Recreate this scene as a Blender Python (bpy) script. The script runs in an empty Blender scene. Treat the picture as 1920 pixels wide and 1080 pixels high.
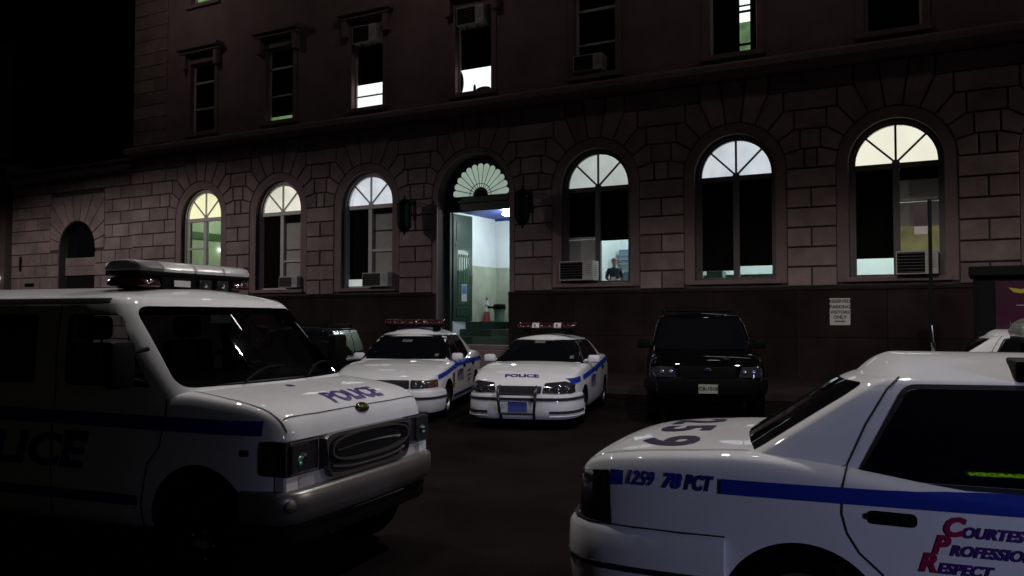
import bpy, bmesh, math, random
import numpy as np
from mathutils import Vector, Matrix
from mathutils.bvhtree import BVHTree
random.seed(7)
R = math.radians
sc = bpy.context.scene
COL = sc.collection

# ------------------------------------------------------------------ camera
cam_d = bpy.data.cameras.new('camera')
cam = bpy.data.objects.new('camera', cam_d)
COL.objects.link(cam)
cam_d.sensor_width = 36.0
cam_d.lens = 36.0 * 1620 / 1920
cam_d.clip_start = 0.05
cam_d.clip_end = 2000
cam.location = (0, 0, 1.8)
cam.rotation_euler = (R(90) + math.atan(57 / 1620), 0, 0)
sc.camera = cam

# ------------------------------------------------------------------ world and exposure
world = bpy.data.worlds.new('World')
sc.world = world
world.use_nodes = True
wn = world.node_tree
wn.nodes.clear()
wo = wn.nodes.new('ShaderNodeOutputWorld')
bg = wn.nodes.new('ShaderNodeBackground')
sky = wn.nodes.new('ShaderNodeTexSky')
sky.sky_type = 'NISHITA'
sky.sun_disc = False
sky.sun_elevation = R(-8)
sky.sun_rotation = R(200)
wn.links.new(sky.outputs[0], bg.inputs[0])
bg.inputs[1].default_value = 0.004
wn.links.new(bg.outputs[0], wo.inputs[0])
sc.view_settings.view_transform = 'Standard'
sc.view_settings.look = 'None'
sc.view_settings.exposure = 0
sc.view_settings.gamma = 1
sc.cycles.max_bounces = 6
sc.cycles.sample_clamp_indirect = 2.0
sc.cycles.use_denoising = True

# ------------------------------------------------------------------ lights
def lamp(kind, name, loc, energy, color, **kw):
    d = bpy.data.lights.new(name, kind)
    d.energy = energy
    d.color = color
    tgt = kw.pop('target', None)
    for k, v in kw.items():
        setattr(d, k, v)
    o = bpy.data.objects.new(name, d)
    COL.objects.link(o)
    o.location = loc
    if tgt is not None:
        o.rotation_euler = (Vector(tgt) - Vector(loc)).to_track_quat('-Z', 'Y').to_euler()
    return o

WARM = (1.0, 0.945, 0.93)
# the glow of the town sky: one very soft, very dim sun
lamp('SUN', 'sky_glow', (0, 0, 40), 0.004, (1.0, 0.82, 0.84), angle=R(50), target=(3, 20, 0))
# street lamps over the road, all above or beside the picture
lamp('SPOT', 'street_light', (-24.5, 26.0, 9.5), 2600, WARM, shadow_soft_size=0.16, spot_size=R(167), spot_blend=0.22, target=(-24.0, 26.0, 0))
for x_, y_, z_, p_ in ((4.3, 9.4, 8.6, 960), (2.2, 12.2, 8.4, 360), (-4.4, 10.2, 8.8, 470), (-2.2, 7.6, 8.6, 300)):
    lamp('SPOT', 'street_light', (x_, y_, z_), p_, WARM, shadow_soft_size=0.11, spot_size=R(154), spot_blend=0.22, target=(x_, y_ + .2, 0))
for u_, p_ in ((-13.5, 70), (-1.5, 60), (10.0, 60), (21.0, 60)):  # added unseen lamps, lighting the upper floors and shading below the cornice
    lamp('POINT', 'upper_floor_fill', (-1.166 + u_ * math.cos(.5039) - 4.0 * math.sin(.5039), 28.757 - u_ * math.sin(.5039) - 4.0 * math.cos(.5039), 15.5), p_, (1.0, 0.90, 0.88), shadow_soft_size=0.30)
lamp('SPOT', 'street_light', (22, 9, 9.2), 1500, WARM, shadow_soft_size=0.16, spot_size=R(167), spot_blend=0.22, target=(21.9, 9.1, 0))
# unseen cool spot added behind the camera to light the near car's side
lamp('SPOT', 'near_car_fill', (8.5, -5.0, 3.0), 1750, (0.58, 0.62, 1.0), shadow_soft_size=0.5, spot_size=R(49), spot_blend=1.0, target=(4.9, 3.6, 0.9))

# ------------------------------------------------------------------ materials
MATS = {}
def principled(name, color, rough=0.5, metal=0.0, coat=0.0, coat_rough=0.05, noise=0.0, scale=5.0, bump=0.0, bump_scale=40.0, spec=None, emit=None, emit_s=0.0, island=0.0, tint=None):
    if name in MATS:
        return MATS[name]
    m = bpy.data.materials.new(name)
    m.use_nodes = True
    nt = m.node_tree
    b = nt.nodes['Principled BSDF']
    b.inputs['Base Color'].default_value = (*color, 1)
    b.inputs['Roughness'].default_value = rough
    b.inputs['Metallic'].default_value = metal
    b.inputs['Coat Weight'].default_value = coat
    b.inputs['Coat Roughness'].default_value = coat_rough
    if spec is not None:
        b.inputs['Specular IOR Level'].default_value = spec
    if emit is not None:
        b.inputs['Emission Color'].default_value = (*emit, 1)
        b.inputs['Emission Strength'].default_value = emit_s
    tc = nt.nodes.new('ShaderNodeTexCoord')
    if noise > 0 or island > 0:
        n = nt.nodes.new('ShaderNodeTexNoise')
        n.inputs['Scale'].default_value = scale
        n.inputs['Detail'].default_value = 6
        n.inputs['Roughness'].default_value = 0.6
        nt.links.new(tc.outputs['Object'], n.inputs['Vector'])
        mr = nt.nodes.new('ShaderNodeMapRange')
        mr.inputs['From Min'].default_value = 0.25
        mr.inputs['From Max'].default_value = 0.75
        mr.inputs['To Min'].default_value = 1 - noise
        mr.inputs['To Max'].default_value = 1 + noise
        nt.links.new(n.outputs['Fac'], mr.inputs['Value'])
        last = mr.outputs[0]
        if island > 0:
            g = nt.nodes.new('ShaderNodeNewGeometry')
            mi = nt.nodes.new('ShaderNodeMapRange')
            mi.inputs['To Min'].default_value = 1 - island
            mi.inputs['To Max'].default_value = 1 + island
            nt.links.new(g.outputs['Random Per Island'], mi.inputs['Value'])
            mu = nt.nodes.new('ShaderNodeMath')
            mu.operation = 'MULTIPLY'
            nt.links.new(last, mu.inputs[0])
            nt.links.new(mi.outputs[0], mu.inputs[1])
            last = mu.outputs[0]
        vm = nt.nodes.new('ShaderNodeVectorMath')
        vm.operation = 'SCALE'
        vm.inputs[0].default_value = color
        nt.links.new(last, vm.inputs['Scale'])
        nt.links.new(vm.outputs[0], b.inputs['Base Color'])
    if bump > 0:
        n2 = nt.nodes.new('ShaderNodeTexNoise')
        n2.inputs['Scale'].default_value = bump_scale
        n2.inputs['Detail'].default_value = 8
        nt.links.new(tc.outputs['Object'], n2.inputs['Vector'])
        bp = nt.nodes.new('ShaderNodeBump')
        bp.inputs['Strength'].default_value = bump
        bp.inputs['Distance'].default_value = 0.02
        nt.links.new(n2.outputs['Fac'], bp.inputs['Height'])
        nt.links.new(bp.outputs[0], b.inputs['Normal'])
    MATS[name] = m
    return m

def emissive(name, color, strength, var=0.0, scale=1.5):
    if name in MATS:
        return MATS[name]
    m = bpy.data.materials.new(name)
    m.use_nodes = True
    nt = m.node_tree
    b = nt.nodes['Principled BSDF']
    b.inputs['Base Color'].default_value = (color[0] * .4, color[1] * .4, color[2] * .4, 1)
    b.inputs['Roughness'].default_value = 0.2
    b.inputs['Emission Color'].default_value = (*color, 1)
    b.inputs['Emission Strength'].default_value = strength
    if var > 0:
        tc = nt.nodes.new('ShaderNodeTexCoord')
        n = nt.nodes.new('ShaderNodeTexNoise')
        n.inputs['Scale'].default_value = scale
        n.inputs['Detail'].default_value = 3
        nt.links.new(tc.outputs['Object'], n.inputs['Vector'])
        mr = nt.nodes.new('ShaderNodeMapRange')
        mr.inputs['From Min'].default_value = 0.3
        mr.inputs['From Max'].default_value = 0.7
        mr.inputs['To Min'].default_value = strength * (1 - var)
        mr.inputs['To Max'].default_value = strength * (1 + var)
        nt.links.new(n.outputs['Fac'], mr.inputs['Value'])
        nt.links.new(mr.outputs[0], b.inputs['Emission Strength'])
    MATS[name] = m
    return m

def clear_glass(name='clear_glass', tint=(0.9, 0.95, 0.92)):
    if name in MATS:
        return MATS[name]
    m = bpy.data.materials.new(name)
    m.use_nodes = True
    nt = m.node_tree
    nt.nodes.clear()
    o = nt.nodes.new('ShaderNodeOutputMaterial')
    mx = nt.nodes.new('ShaderNodeMixShader')
    t = nt.nodes.new('ShaderNodeBsdfTransparent')
    t.inputs[0].default_value = (*tint, 1)
    g = nt.nodes.new('ShaderNodeBsdfGlossy')
    g.inputs['Roughness'].default_value = 0.02
    f = nt.nodes.new('ShaderNodeFresnel')
    f.inputs[0].default_value = 1.5
    ge = nt.nodes.new('ShaderNodeNewGeometry')
    su = nt.nodes.new('ShaderNodeMath'); su.operation = 'SUBTRACT'; su.inputs[0].default_value = 1
    mu = nt.nodes.new('ShaderNodeMath'); mu.operation = 'MULTIPLY'
    nt.links.new(ge.outputs['Backfacing'], su.inputs[1])
    nt.links.new(su.outputs[0], mu.inputs[0]); nt.links.new(f.outputs[0], mu.inputs[1])
    nt.links.new(mu.outputs[0], mx.inputs[0])
    nt.links.new(t.outputs[0], mx.inputs[1])
    nt.links.new(g.outputs[0], mx.inputs[2])
    nt.links.new(mx.outputs[0], o.inputs[0])
    MATS[name] = m
    return m

M = dict(
    stone=principled('stone', (0.225, 0.163, 0.155), 0.85, noise=0.36, scale=1.3, bump=0.6, bump_scale=11, island=0.20),
    stone_smooth=principled('stone_smooth', (0.19, 0.125, 0.125), 0.8, noise=0.25, scale=0.9, bump=0.15, bump_scale=12),
    stone_joint=principled('stone_joint', (0.055, 0.045, 0.045), 0.95, noise=0.2, scale=3),
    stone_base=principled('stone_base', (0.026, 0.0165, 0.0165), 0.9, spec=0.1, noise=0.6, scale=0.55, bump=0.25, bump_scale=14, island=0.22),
    frame_paint=principled('frame_paint', (0.50, 0.46, 0.44), 0.5, noise=0.12, scale=4),  # colour raised to carry the street lamp's light on the left arched windows
    frame_dark=principled('frame_dark', (0.10, 0.085, 0.085), 0.5, noise=0.12, scale=4),
    blind=principled('blind', (0.012, 0.009, 0.009), 0.9, spec=0.05, noise=0.15, scale=3),
    curtain=principled('curtain', (0.42, 0.41, 0.37), 0.85, noise=0.15, scale=3),
    dark_glass=principled('dark_glass', (0.006, 0.006, 0.008), 0.04, spec=0.5),
    car_glass=principled('car_glass', (0.004, 0.0045, 0.006), 0.03, spec=0.5),
    door_green=principled('door_green', (0.012, 0.035, 0.022), 0.45, noise=0.15, scale=4),
    white_paint=principled('white_paint', (0.72, 0.72, 0.725), 0.6, spec=0.2, coat=0.85, coat_rough=0.03, noise=0.07, scale=3.5),
    dark_paint=principled('dark_paint', (0.002, 0.002, 0.0025), 0.5, spec=0.0, coat=0.6, coat_rough=0.02),
    green_lit_paint=principled('green_lit_paint', (0.005, 0.009, 0.0075), 0.5, spec=0.0, coat=0.8, coat_rough=0.02),  # dark paint tinted with the green light from the doorway
    blue=principled('decal_blue', (0.013, 0.032, 0.29), 0.5, spec=0.2, noise=0.06, scale=9),
    navy=principled('decal_navy', (0.02, 0.018, 0.16), 0.4),
    violet=principled('decal_violet', (0.055, 0.02, 0.17), 0.4),
    plum=principled('decal_plum', (0.012, 0.003, 0.028), 0.5, spec=0.1),
    red=principled('decal_red', (0.28, 0.01, 0.06), 0.4),
    black=principled('black_plastic', (0.004, 0.004, 0.0042), 0.6, spec=0.05, noise=0.15, scale=6),
    seam=principled('seam_black', (0.010, 0.008, 0.010), 0.8),
    rubber=principled('rubber', (0.005, 0.005, 0.005), 0.9, spec=0.0, noise=0.2, scale=12),
    grey_plastic=principled('grey_plastic', (0.12, 0.115, 0.11), 0.5, noise=0.1, scale=6),
    chrome=principled('chrome', (0.55, 0.54, 0.52), 0.16, metal=1.0, noise=0.06, scale=6),
    bumper_chrome=principled('bumper_chrome', (0.20, 0.185, 0.175), 0.32, metal=0.6, noise=0.18, scale=4),
    steel=principled('steel', (0.22, 0.22, 0.23), 0.4, metal=0.9),
    lens=principled('lamp_lens', (0.035, 0.035, 0.038), 0.06, metal=0.2, spec=0.6),
    lens_dark=principled('smoked_lens', (0.025, 0.022, 0.028), 0.08, coat=1.0),
    lens_amber=principled('amber_lens', (0.10, 0.035, 0.01), 0.1, coat=1.0),
    lens_red=principled('red_lens', (0.035, 0.004, 0.006), 0.2, coat=.5),
    dome_clear=principled('dome_clear', (0.62, 0.61, 0.61), 0.3, metal=0.1, coat=1.0, noise=0.25, scale=9),
    gold=principled('gold', (0.5, 0.36, 0.06), 0.35, metal=0.8),
    plate_blue=principled('plate_blue', (0.05, 0.07, 0.30), 0.45),
    plate_yellow=principled('plate_yellow', (0.30, 0.31, 0.22), 0.5),
    sign_white=principled('sign_white', (0.62, 0.60, 0.57), 0.5, noise=0.08, scale=6),
    ink=principled('ink', (0.02, 0.018, 0.02), 0.6),
    iron=principled('iron', (0.005, 0.007, 0.0065), 0.6, spec=0.12, noise=0.2, scale=8),
    ac_case=principled('ac_case', (0.42, 0.40, 0.37), 0.6, noise=0.14, scale=6),
    wall_white=principled('wall_white', (0.74, 0.78, 0.80), 0.7, noise=0.05, scale=2),
    wall_cream=principled('wall_cream', (0.44, 0.48, 0.38), 0.5, noise=0.22, scale=1.6),
    ceiling_blue=principled('ceiling_blue', (0.01, 0.03, 0.20), 0.5),
    step_green=principled('step_green', (0.03, 0.07, 0.045), 0.6, noise=0.15, scale=5),
    concrete=principled('concrete', (0.045, 0.034, 0.033), 0.95, spec=0.0, noise=0.25, scale=1.6, bump=0.2, bump_scale=30),
    asphalt=principled('asphalt', (0.0125, 0.0095, 0.0095), 0.95, spec=0.0, noise=0.42, scale=0.7, bump=0.5, bump_scale=90),
)

# ------------------------------------------------------------------ object helpers
def tag(o, label=None, cat=None, group=None, kind=None):
    if label: o['label'] = label
    if cat: o['category'] = cat
    if group: o['group'] = group
    if kind: o['kind'] = kind
    return o

def empty(name, loc=(0, 0, 0), rz=0.0, label=None, cat=None, group=None):
    o = bpy.data.objects.new(name, None)
    COL.objects.link(o)
    o.location = loc
    o.rotation_euler = (0, 0, rz)
    o.empty_display_size = 0.2
    return tag(o, label, cat, group)

def mesh_obj(name, verts, faces, mat, parent=None, smooth=False, angle=None, fmat=None):
    me = bpy.data.meshes.new(name)
    me.from_pydata([tuple(v) for v in verts], [], faces)
    mats = mat if isinstance(mat, (list, tuple)) else [mat]
    for m in mats:
        me.materials.append(m)
    if fmat is not None:
        me.polygons.foreach_set('material_index', fmat)
    if smooth:
        me.polygons.foreach_set('use_smooth', [True] * len(me.polygons))
        if angle:
            me.set_sharp_from_angle(angle=R(angle))
    me.update()
    o = bpy.data.objects.new(name, me)
    COL.objects.link(o)
    if parent: o.parent = parent
    return o

class MB:
    """collects solids into one mesh"""
    def __init__(s):
        s.v = []; s.f = []
    def add(s, v, f):
        n = len(s.v)
        s.v += [tuple(p) for p in v]
        s.f += [tuple(i + n for i in q) for q in f]
        return s
    def box(s, x0, x1, y0, y1, z0, z1):
        v = [(x0, y0, z0), (x1, y0, z0), (x1, y1, z0), (x0, y1, z0), (x0, y0, z1), (x1, y0, z1), (x1, y1, z1), (x0, y1, z1)]
        return s.add(v, [(0, 3, 2, 1), (4, 5, 6, 7), (0, 1, 5, 4), (1, 2, 6, 5), (2, 3, 7, 6), (3, 0, 4, 7)])
    def bbox(s, x0, x1, y0, y1, z0, z1, b=0.01):
        bm = bmesh.new()
        bmesh.ops.create_cube(bm, size=1)
        for q in bm.verts:
            q.co = Vector(((x0 + x1) / 2 + q.co.x * (x1 - x0), (y0 + y1) / 2 + q.co.y * (y1 - y0), (z0 + z1) / 2 + q.co.z * (z1 - z0)))
        bmesh.ops.bevel(bm, geom=bm.edges[:], offset=b, segments=2, affect='EDGES', profile=0.5)
        bm.verts.index_update()
        s.add([q.co[:] for q in bm.verts], [[q.index for q in f.verts] for f in bm.faces])
        bm.free()
        return s
    def prism(s, poly, y0, y1, chamfer=0.0):
        """poly: (x,z) points counter-clockwise seen from -y; y0 is the front face"""
        n = len(poly)
        if chamfer:
            inner = inset_poly(poly, chamfer)
            v = [(x, y0, z) for x, z in inner] + [(x, y0 + chamfer, z) for x, z in poly] + [(x, y1, z) for x, z in poly]
            f = [tuple(range(n))]
            for r in range(2):
                for i in range(n):
                    j = (i + 1) % n
                    f.append((r * n + i, (r + 1) * n + i, (r + 1) * n + j, r * n + j))
            return s.add(v, f)
        v = [(x, y0, z) for x, z in poly] + [(x, y1, z) for x, z in poly]
        f = [tuple(range(n)), tuple(range(2 * n - 1, n - 1, -1))]
        for i in range(n):
            j = (i + 1) % n
            f.append((i, n + i, n + j, j))
        return s.add(v, f)
    def tube(s, pts, r, n=8, caps=True):
        pts = [Vector(p) for p in pts]
        rs = r if isinstance(r, (list, tuple)) else [r] * len(pts)
        v = []; f = []
        up = Vector((0, 0, 1))
        prev = None
        for i, p in enumerate(pts):
            d = (pts[min(i + 1, len(pts) - 1)] - pts[max(i - 1, 0)])
            if d.length < 1e-9: d = Vector((0, 0, 1))
            d.normalize()
            if prev is None:
                a = d.cross(up)
                if a.length < 0.05: a = d.cross(Vector((1, 0, 0)))
            else:
                a = prev - d * prev.dot(d)
            a.normalize()
            prev = a
            b = d.cross(a)
            for k in range(n):
                t = 2 * math.pi * k / n
                v.append(p + (a * math.cos(t) + b * math.sin(t)) * rs[i])
        for i in range(len(pts) - 1):
            for k in range(n):
                k2 = (k + 1) % n
                f.append((i * n + k, i * n + k2, (i + 1) * n + k2, (i + 1) * n + k))
        if caps:
            f.append(tuple(range(n - 1, -1, -1)))
            f.append(tuple((len(pts) - 1) * n + k for k in range(n)))
        return s.add(v, f)
    def lathe(s, prof, axis='z', c=(0, 0, 0), n=32, a0=0, a1=2 * math.pi):
        """prof: (radius, height) pairs"""
        v = []; f = []
        m = len(prof)
        full = abs(a1 - a0 - 2 * math.pi) < 1e-6
        cnt = n if full else n + 1
        for k in range(cnt):
            t = a0 + (a1 - a0) * k / n
            for r, h in prof:
                a, b = r * math.cos(t), r * math.sin(t)
                p = {'z': (a, b, h), 'y': (a, h, b), 'x': (h, a, b)}[axis]
                v.append((p[0] + c[0], p[1] + c[1], p[2] + c[2]))
        for k in range(n):
            k2 = (k + 1) % cnt
            for i in range(m - 1):
                f.append((k * m + i, k2 * m + i, k2 * m + i + 1, k * m + i + 1))
        return s.add(v, f)
    def ball(s, c, rx, ry=None, rz=None, n=12, m=8):
        ry = ry or rx; rz = rz or rx
        prof = [(math.sin(math.pi * i / m), -math.cos(math.pi * i / m)) for i in range(m + 1)]
        k0 = len(s.v)
        s.lathe(prof, n=n)
        for i in range(k0, len(s.v)):
            x, y, z = s.v[i]
            s.v[i] = (c[0] + x * rx, c[1] + y * ry, c[2] + z * rz)
        return s
    def build(s, name, mat, parent=None, smooth=False, angle=40):
        return mesh_obj(name, s.v, s.f, mat, parent, smooth, angle)

def inset_poly(poly, d):
    n = len(poly)
    out = []
    for i in range(n):
        p0 = Vector(poly[i - 1]); p = Vector(poly[i]); p1 = Vector(poly[(i + 1) % n])
        a = (p - p0); b = (p1 - p)
        if a.length < 1e-6 or b.length < 1e-6:
            out.append(tuple(p)); continue
        a.normalize(); b.normalize()
        na = Vector((-a.y, a.x)); nb = Vector((-b.y, b.x))
        m = na + nb
        k = max(0.35, 1 + na.dot(nb))
        out.append(tuple(p + m * (d / k)))
    return out

def area(poly):
    return 0.5 * sum(poly[i - 1][0] * poly[i][1] - poly[i][0] * poly[i - 1][1] for i in range(len(poly)))

def pchip(xs, ys):
    """monotone cubic interpolation"""
    xs = np.array(xs, float); ys = np.array(ys, float)
    h = np.diff(xs); d = np.diff(ys) / h
    m = np.zeros(len(xs))
    m[0] = d[0]; m[-1] = d[-1]
    for i in range(1, len(xs) - 1):
        if d[i - 1] * d[i] > 0:
            w1 = 2 * h[i] + h[i - 1]; w2 = h[i] + 2 * h[i - 1]
            m[i] = (w1 + w2) / (w1 / d[i - 1] + w2 / d[i])
    def f(x):
        x = min(max(x, xs[0]), xs[-1])
        i = int(min(max(np.searchsorted(xs, x) - 1, 0), len(h) - 1))
        t = (x - xs[i]) / h[i]
        return float((2 * t ** 3 - 3 * t ** 2 + 1) * ys[i] + (t ** 3 - 2 * t ** 2 + t) * h[i] * m[i] + (-2 * t ** 3 + 3 * t ** 2) * ys[i + 1] + (t ** 3 - t ** 2) * h[i] * m[i + 1])
    return f

def bspline(pts, per=4):
    """clamped cubic B-spline through a control polygon"""
    P = [np.array(p, float) for p in pts]
    P = [P[0], P[0]] + P + [P[-1], P[-1]]
    out = []
    for i in range(len(P) - 3):
        for k in range(per):
            t = k / per
            b0 = (1 - t) ** 3 / 6; b1 = (3 * t ** 3 - 6 * t ** 2 + 4) / 6; b2 = (-3 * t ** 3 + 3 * t ** 2 + 3 * t + 1) / 6; b3 = t ** 3 / 6
            out.append(b0 * P[i] + b1 * P[i + 1] + b2 * P[i + 2] + b3 * P[i + 3])
    out.append(P[-1])
    return out

_txt = {}
def text_tris(s, size=1.0, bold=0.0, shear=0.0, spacing=1.0, seg=0.0):
    """a flat text mesh (verts 2D centred, faces)"""
    cu = bpy.data.curves.new('t', 'FONT')
    cu.body = s
    cu.size = size
    cu.offset = bold
    cu.shear = shear
    cu.space_character = spacing
    cu.align_x = 'CENTER'
    cu.align_y = 'CENTER'
    cu.resolution_u = 3
    o = bpy.data.objects.new('t', cu)
    COL.objects.link(o)
    bpy.context.view_layer.update()
    me = bpy.data.meshes.new_from_object(o.evaluated_get(bpy.context.evaluated_depsgraph_get()))
    bm = bmesh.new()
    bm.from_mesh(me)
    bmesh.ops.triangulate(bm, faces=bm.faces[:])
    if seg > 0:
        for _ in range(4):
            es = [e for e in bm.edges if e.calc_length() > seg]
            if not es: break
            bmesh.ops.subdivide_edges(bm, edges=es, cuts=1)
            bmesh.ops.triangulate(bm, faces=bm.faces[:])
    bm.verts.index_update()
    V = [(v.co.x, v.co.y) for v in bm.verts]
    F = [[v.index for v in f.verts] for f in bm.faces]
    bm.free()
    bpy.data.objects.remove(o)
    bpy.data.curves.remove(cu)
    bpy.data.meshes.remove(me)
    return V, F

def text_flat(name, s, mapf, mat, parent, **kw):
    V, F = text_tris(s, **kw)
    return mesh_obj(name, [mapf(a, b) for a, b in V], F, mat, parent)

# ------------------------------------------------------------------ vehicle surface tools
def grid_faces(nr, nc, close=False):
    f = []
    for i in range(nr - 1):
        for j in range(nc - 1 if not close else nc):
            j2 = (j + 1) % nc
            f.append((i * nc + j, i * nc + j2, (i + 1) * nc + j2, (i + 1) * nc + j))
    return f

def recalc(o):
    bm = bmesh.new()
    bm.from_mesh(o.data)
    bmesh.ops.remove_doubles(bm, verts=bm.verts[:], dist=1e-5)
    bmesh.ops.recalc_face_normals(bm, faces=bm.faces[:])
    bm.to_mesh(o.data)
    bm.free()

def loft(xs, half, per=4):
    """half(x) -> control polygon (y,z) from the top centre down to the bottom centre"""
    V = []
    n = None
    for x in xs:
        h = bspline(half(x), per)
        ring = [(x, p[0], p[1]) for p in h] + [(x, -p[0], p[1]) for p in h[-2:0:-1]]
        n = len(ring)
        V += ring
    F = grid_faces(len(xs), n, True)
    F.append(tuple(range(n)))
    F.append(tuple(range(len(V) - 1, len(V) - n - 1, -1)))
    return V, F

RCR = 0.16
def rings(levels, n=72):
    """levels: list of (z, xf, xr, hw, rx_front, rx_rear, p) plan outlines, joined into a closed shell. outline = superellipse-like"""
    V = []
    for (z, xf, xr, hw, bf, br) in levels:
        # rounded box outline: bf/br = bulge of the front and the rear edge
        cr = min(RCR, hw * 0.5, max(1e-3, (xf - xr) * 0.2))
        pts = []
        def edge(a, b, k):
            return [(a[0] + (b[0] - a[0]) * t / k, a[1] + (b[1] - a[1]) * t / k) for t in range(k)]
        def corner(cx, cy, a0, k):
            return [(cx + cr * math.cos(a0 + math.pi / 2 * t / k), cy + cr * math.sin(a0 + math.pi / 2 * t / k)) for t in range(k)]
        e = n // 8
        q = n // 16 + 1
        pts += edge((xf, -hw + cr), (xf, hw - cr), e)
        pts += corner(xf - cr, hw - cr, 0, q)
        pts += edge((xf - cr, hw), (xr + cr, hw), 2 * e)
        pts += corner(xr + cr, hw - cr, math.pi / 2, q)
        pts += edge((xr, hw - cr), (xr, -hw + cr), e)
        pts += corner(xr + cr, -hw + cr, math.pi, q)
        pts += edge((xr + cr, -hw), (xf - cr, -hw), 2 * e)
        pts += corner(xf - cr, -hw + cr, 1.5 * math.pi, q)
        xm = (xf + xr) / 2
        for x, y in pts:
            s = 1 - (y / hw) ** 2 if hw > 0 else 1
            if x > xm:
                w = (x - xm) / (xf - xm)
                x = x + (bf * s - bf * 0.4) * w ** 3
            else:
                w = (xm - x) / (xm - xr)
                x = x - (br * s - br * 0.4) * w ** 3
            V.append((x, y, z))
    m = len(pts)
    F = grid_faces(len(levels), m, True)
    F.append(tuple(range(m)))
    F.append(tuple(range(len(V) - 1, len(V) - m - 1, -1)))
    return V, F

def cabin_levels(zb, xfb, xrb, hwb, zr, xft, xrt, hwt, crown=0.05, bf=0.10, br=0.06, fil=0.10, k=8, tumble=0.0):
    L = []
    H = zr - zb
    for i in range(k + 1):
        t = i / k * (1 - fil)
        bulge = tumble * math.sin(math.pi * t)
        L.append((zb + H * t, xfb + (xft - xfb) * t, xrb + (xrt - xrb) * t, hwb + (hwt - hwb) * t + bulge, bf, br))
    t0 = 1 - fil
    for i in range(1, 8):
        a = math.pi / 2 * i / 8
        s = math.sin(a); c = 1 - math.cos(a)
        t = t0 + fil * s
        inset = fil * H * 0.9 * c
        L.append((zb + H * t, xfb + (xft - xfb) * t - inset * 0.9, xrb + (xrt - xrb) * t + inset * 0.9, hwb + (hwt - hwb) * t - inset, bf, br))
    z0, xf0, xr0, hw0 = L[-1][:4]
    xm = (xf0 + xr0) / 2
    for i in range(1, 13):
        s = 1 - (i / 13)
        e = (1 - s * s)
        L.append((z0 + crown * e, xm + (xf0 - xm) * (0.78 + 0.22 * s), xm + (xr0 - xm) * (0.78 + 0.22 * s), max(hw0 * s, 0.02), bf * (0.3 + .7 * s), br * (0.3 + .7 * s)))
    return L

def bool_cut(o, cutters, dark_test=None):
    """subtract cutter meshes (verts, faces) from o, without operators"""
    par = o.parent
    o.parent = None
    tmp = []
    for V, F in cutters:
        c = mesh_obj('cut', V, F, M['seam'])
        recalc(c)
        md = o.modifiers.new('b', 'BOOLEAN')
        md.operation = 'DIFFERENCE'
        md.solver = 'EXACT'
        md.object = c
        tmp.append(c)
    bpy.context.view_layer.update()
    dg = bpy.context.evaluated_depsgraph_get()
    me = bpy.data.meshes.new_from_object(o.evaluated_get(dg))
    o.modifiers.clear()
    old = o.data
    o.data = me
    bpy.data.meshes.remove(old)
    o.parent = par
    for c in tmp:
        d = c.data
        bpy.data.objects.remove(c)
        bpy.data.meshes.remove(d)

def cyl(x, z, r, y0, y1, n=64):
    mb = MB()
    mb.lathe([(0, y0), (r, y0), (r, y1), (0, y1)], axis='y', c=(x, 0, z), n=n)
    return mb.v, mb.f

def shell(name, V, F, mat, parent, cuts=(), angle=35):
    o = mesh_obj(name, V, F, mat, None)
    recalc(o)
    if cuts:
        bool_cut(o, [cyl(*c) for c in cuts])
        mats = [m for m in o.data.materials]
        if len(mats) < 2:
            o.data.materials.append(M['seam'])
        idx = []
        for p in o.data.polygons:
            c = p.center
            dark = False
            for (x, z, r, y0, y1) in cuts:
                if min(y0, y1) - 0.01 < c.y < max(y0, y1) + 0.01:
                    d = math.hypot(c.x - x, c.z - z)
                    radial = abs(p.normal.y) < 0.2
                    if d < r + 0.004 and (abs(d - r) < 0.02 and radial or d < r - 0.003):
                        dark = True
            idx.append(1 if dark else 0)
        o.data.polygons.foreach_set('material_index', idx)
    o.data.polygons.foreach_set('use_smooth', [True] * len(o.data.polygons))
    o.data.set_sharp_from_angle(angle=R(angle))
    if parent: o.parent = parent
    return o

class Skin:
    """ray target made of several meshes in the vehicle's own coordinates"""
    def __init__(s, objs):
        V = []; F = []
        for o in objs:
            n = len(V)
            V += [v.co[:] for v in o.data.vertices]
            F += [[i + n for i in p.vertices] for p in o.data.polygons]
        s.t = BVHTree.FromPolygons(V, F)
    def hit(s, view, a, b, off=0.003):
        """view: 'right','left' (a=x,b=z) | 'front','rear' (a=y,b=z) | 'top' (a=x,b=y)"""
        if view == 'right': o, d = (a, -3, b), (0, 1, 0)
        elif view == 'left': o, d = (a, 3, b), (0, -1, 0)
        elif view == 'front': o, d = (4, a, b), (-1, 0, 0)
        elif view == 'rear': o, d = (-8, a, b), (1, 0, 0)
        else: o, d = (a, b, 4), (0, 0, -1)
        loc, nor, i, dist = s.t.ray_cast(Vector(o), Vector(d))
        if loc is None: return None, None
        if nor.dot(Vector(d)) > 0: nor = -nor
        return loc + nor * off, nor

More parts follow.
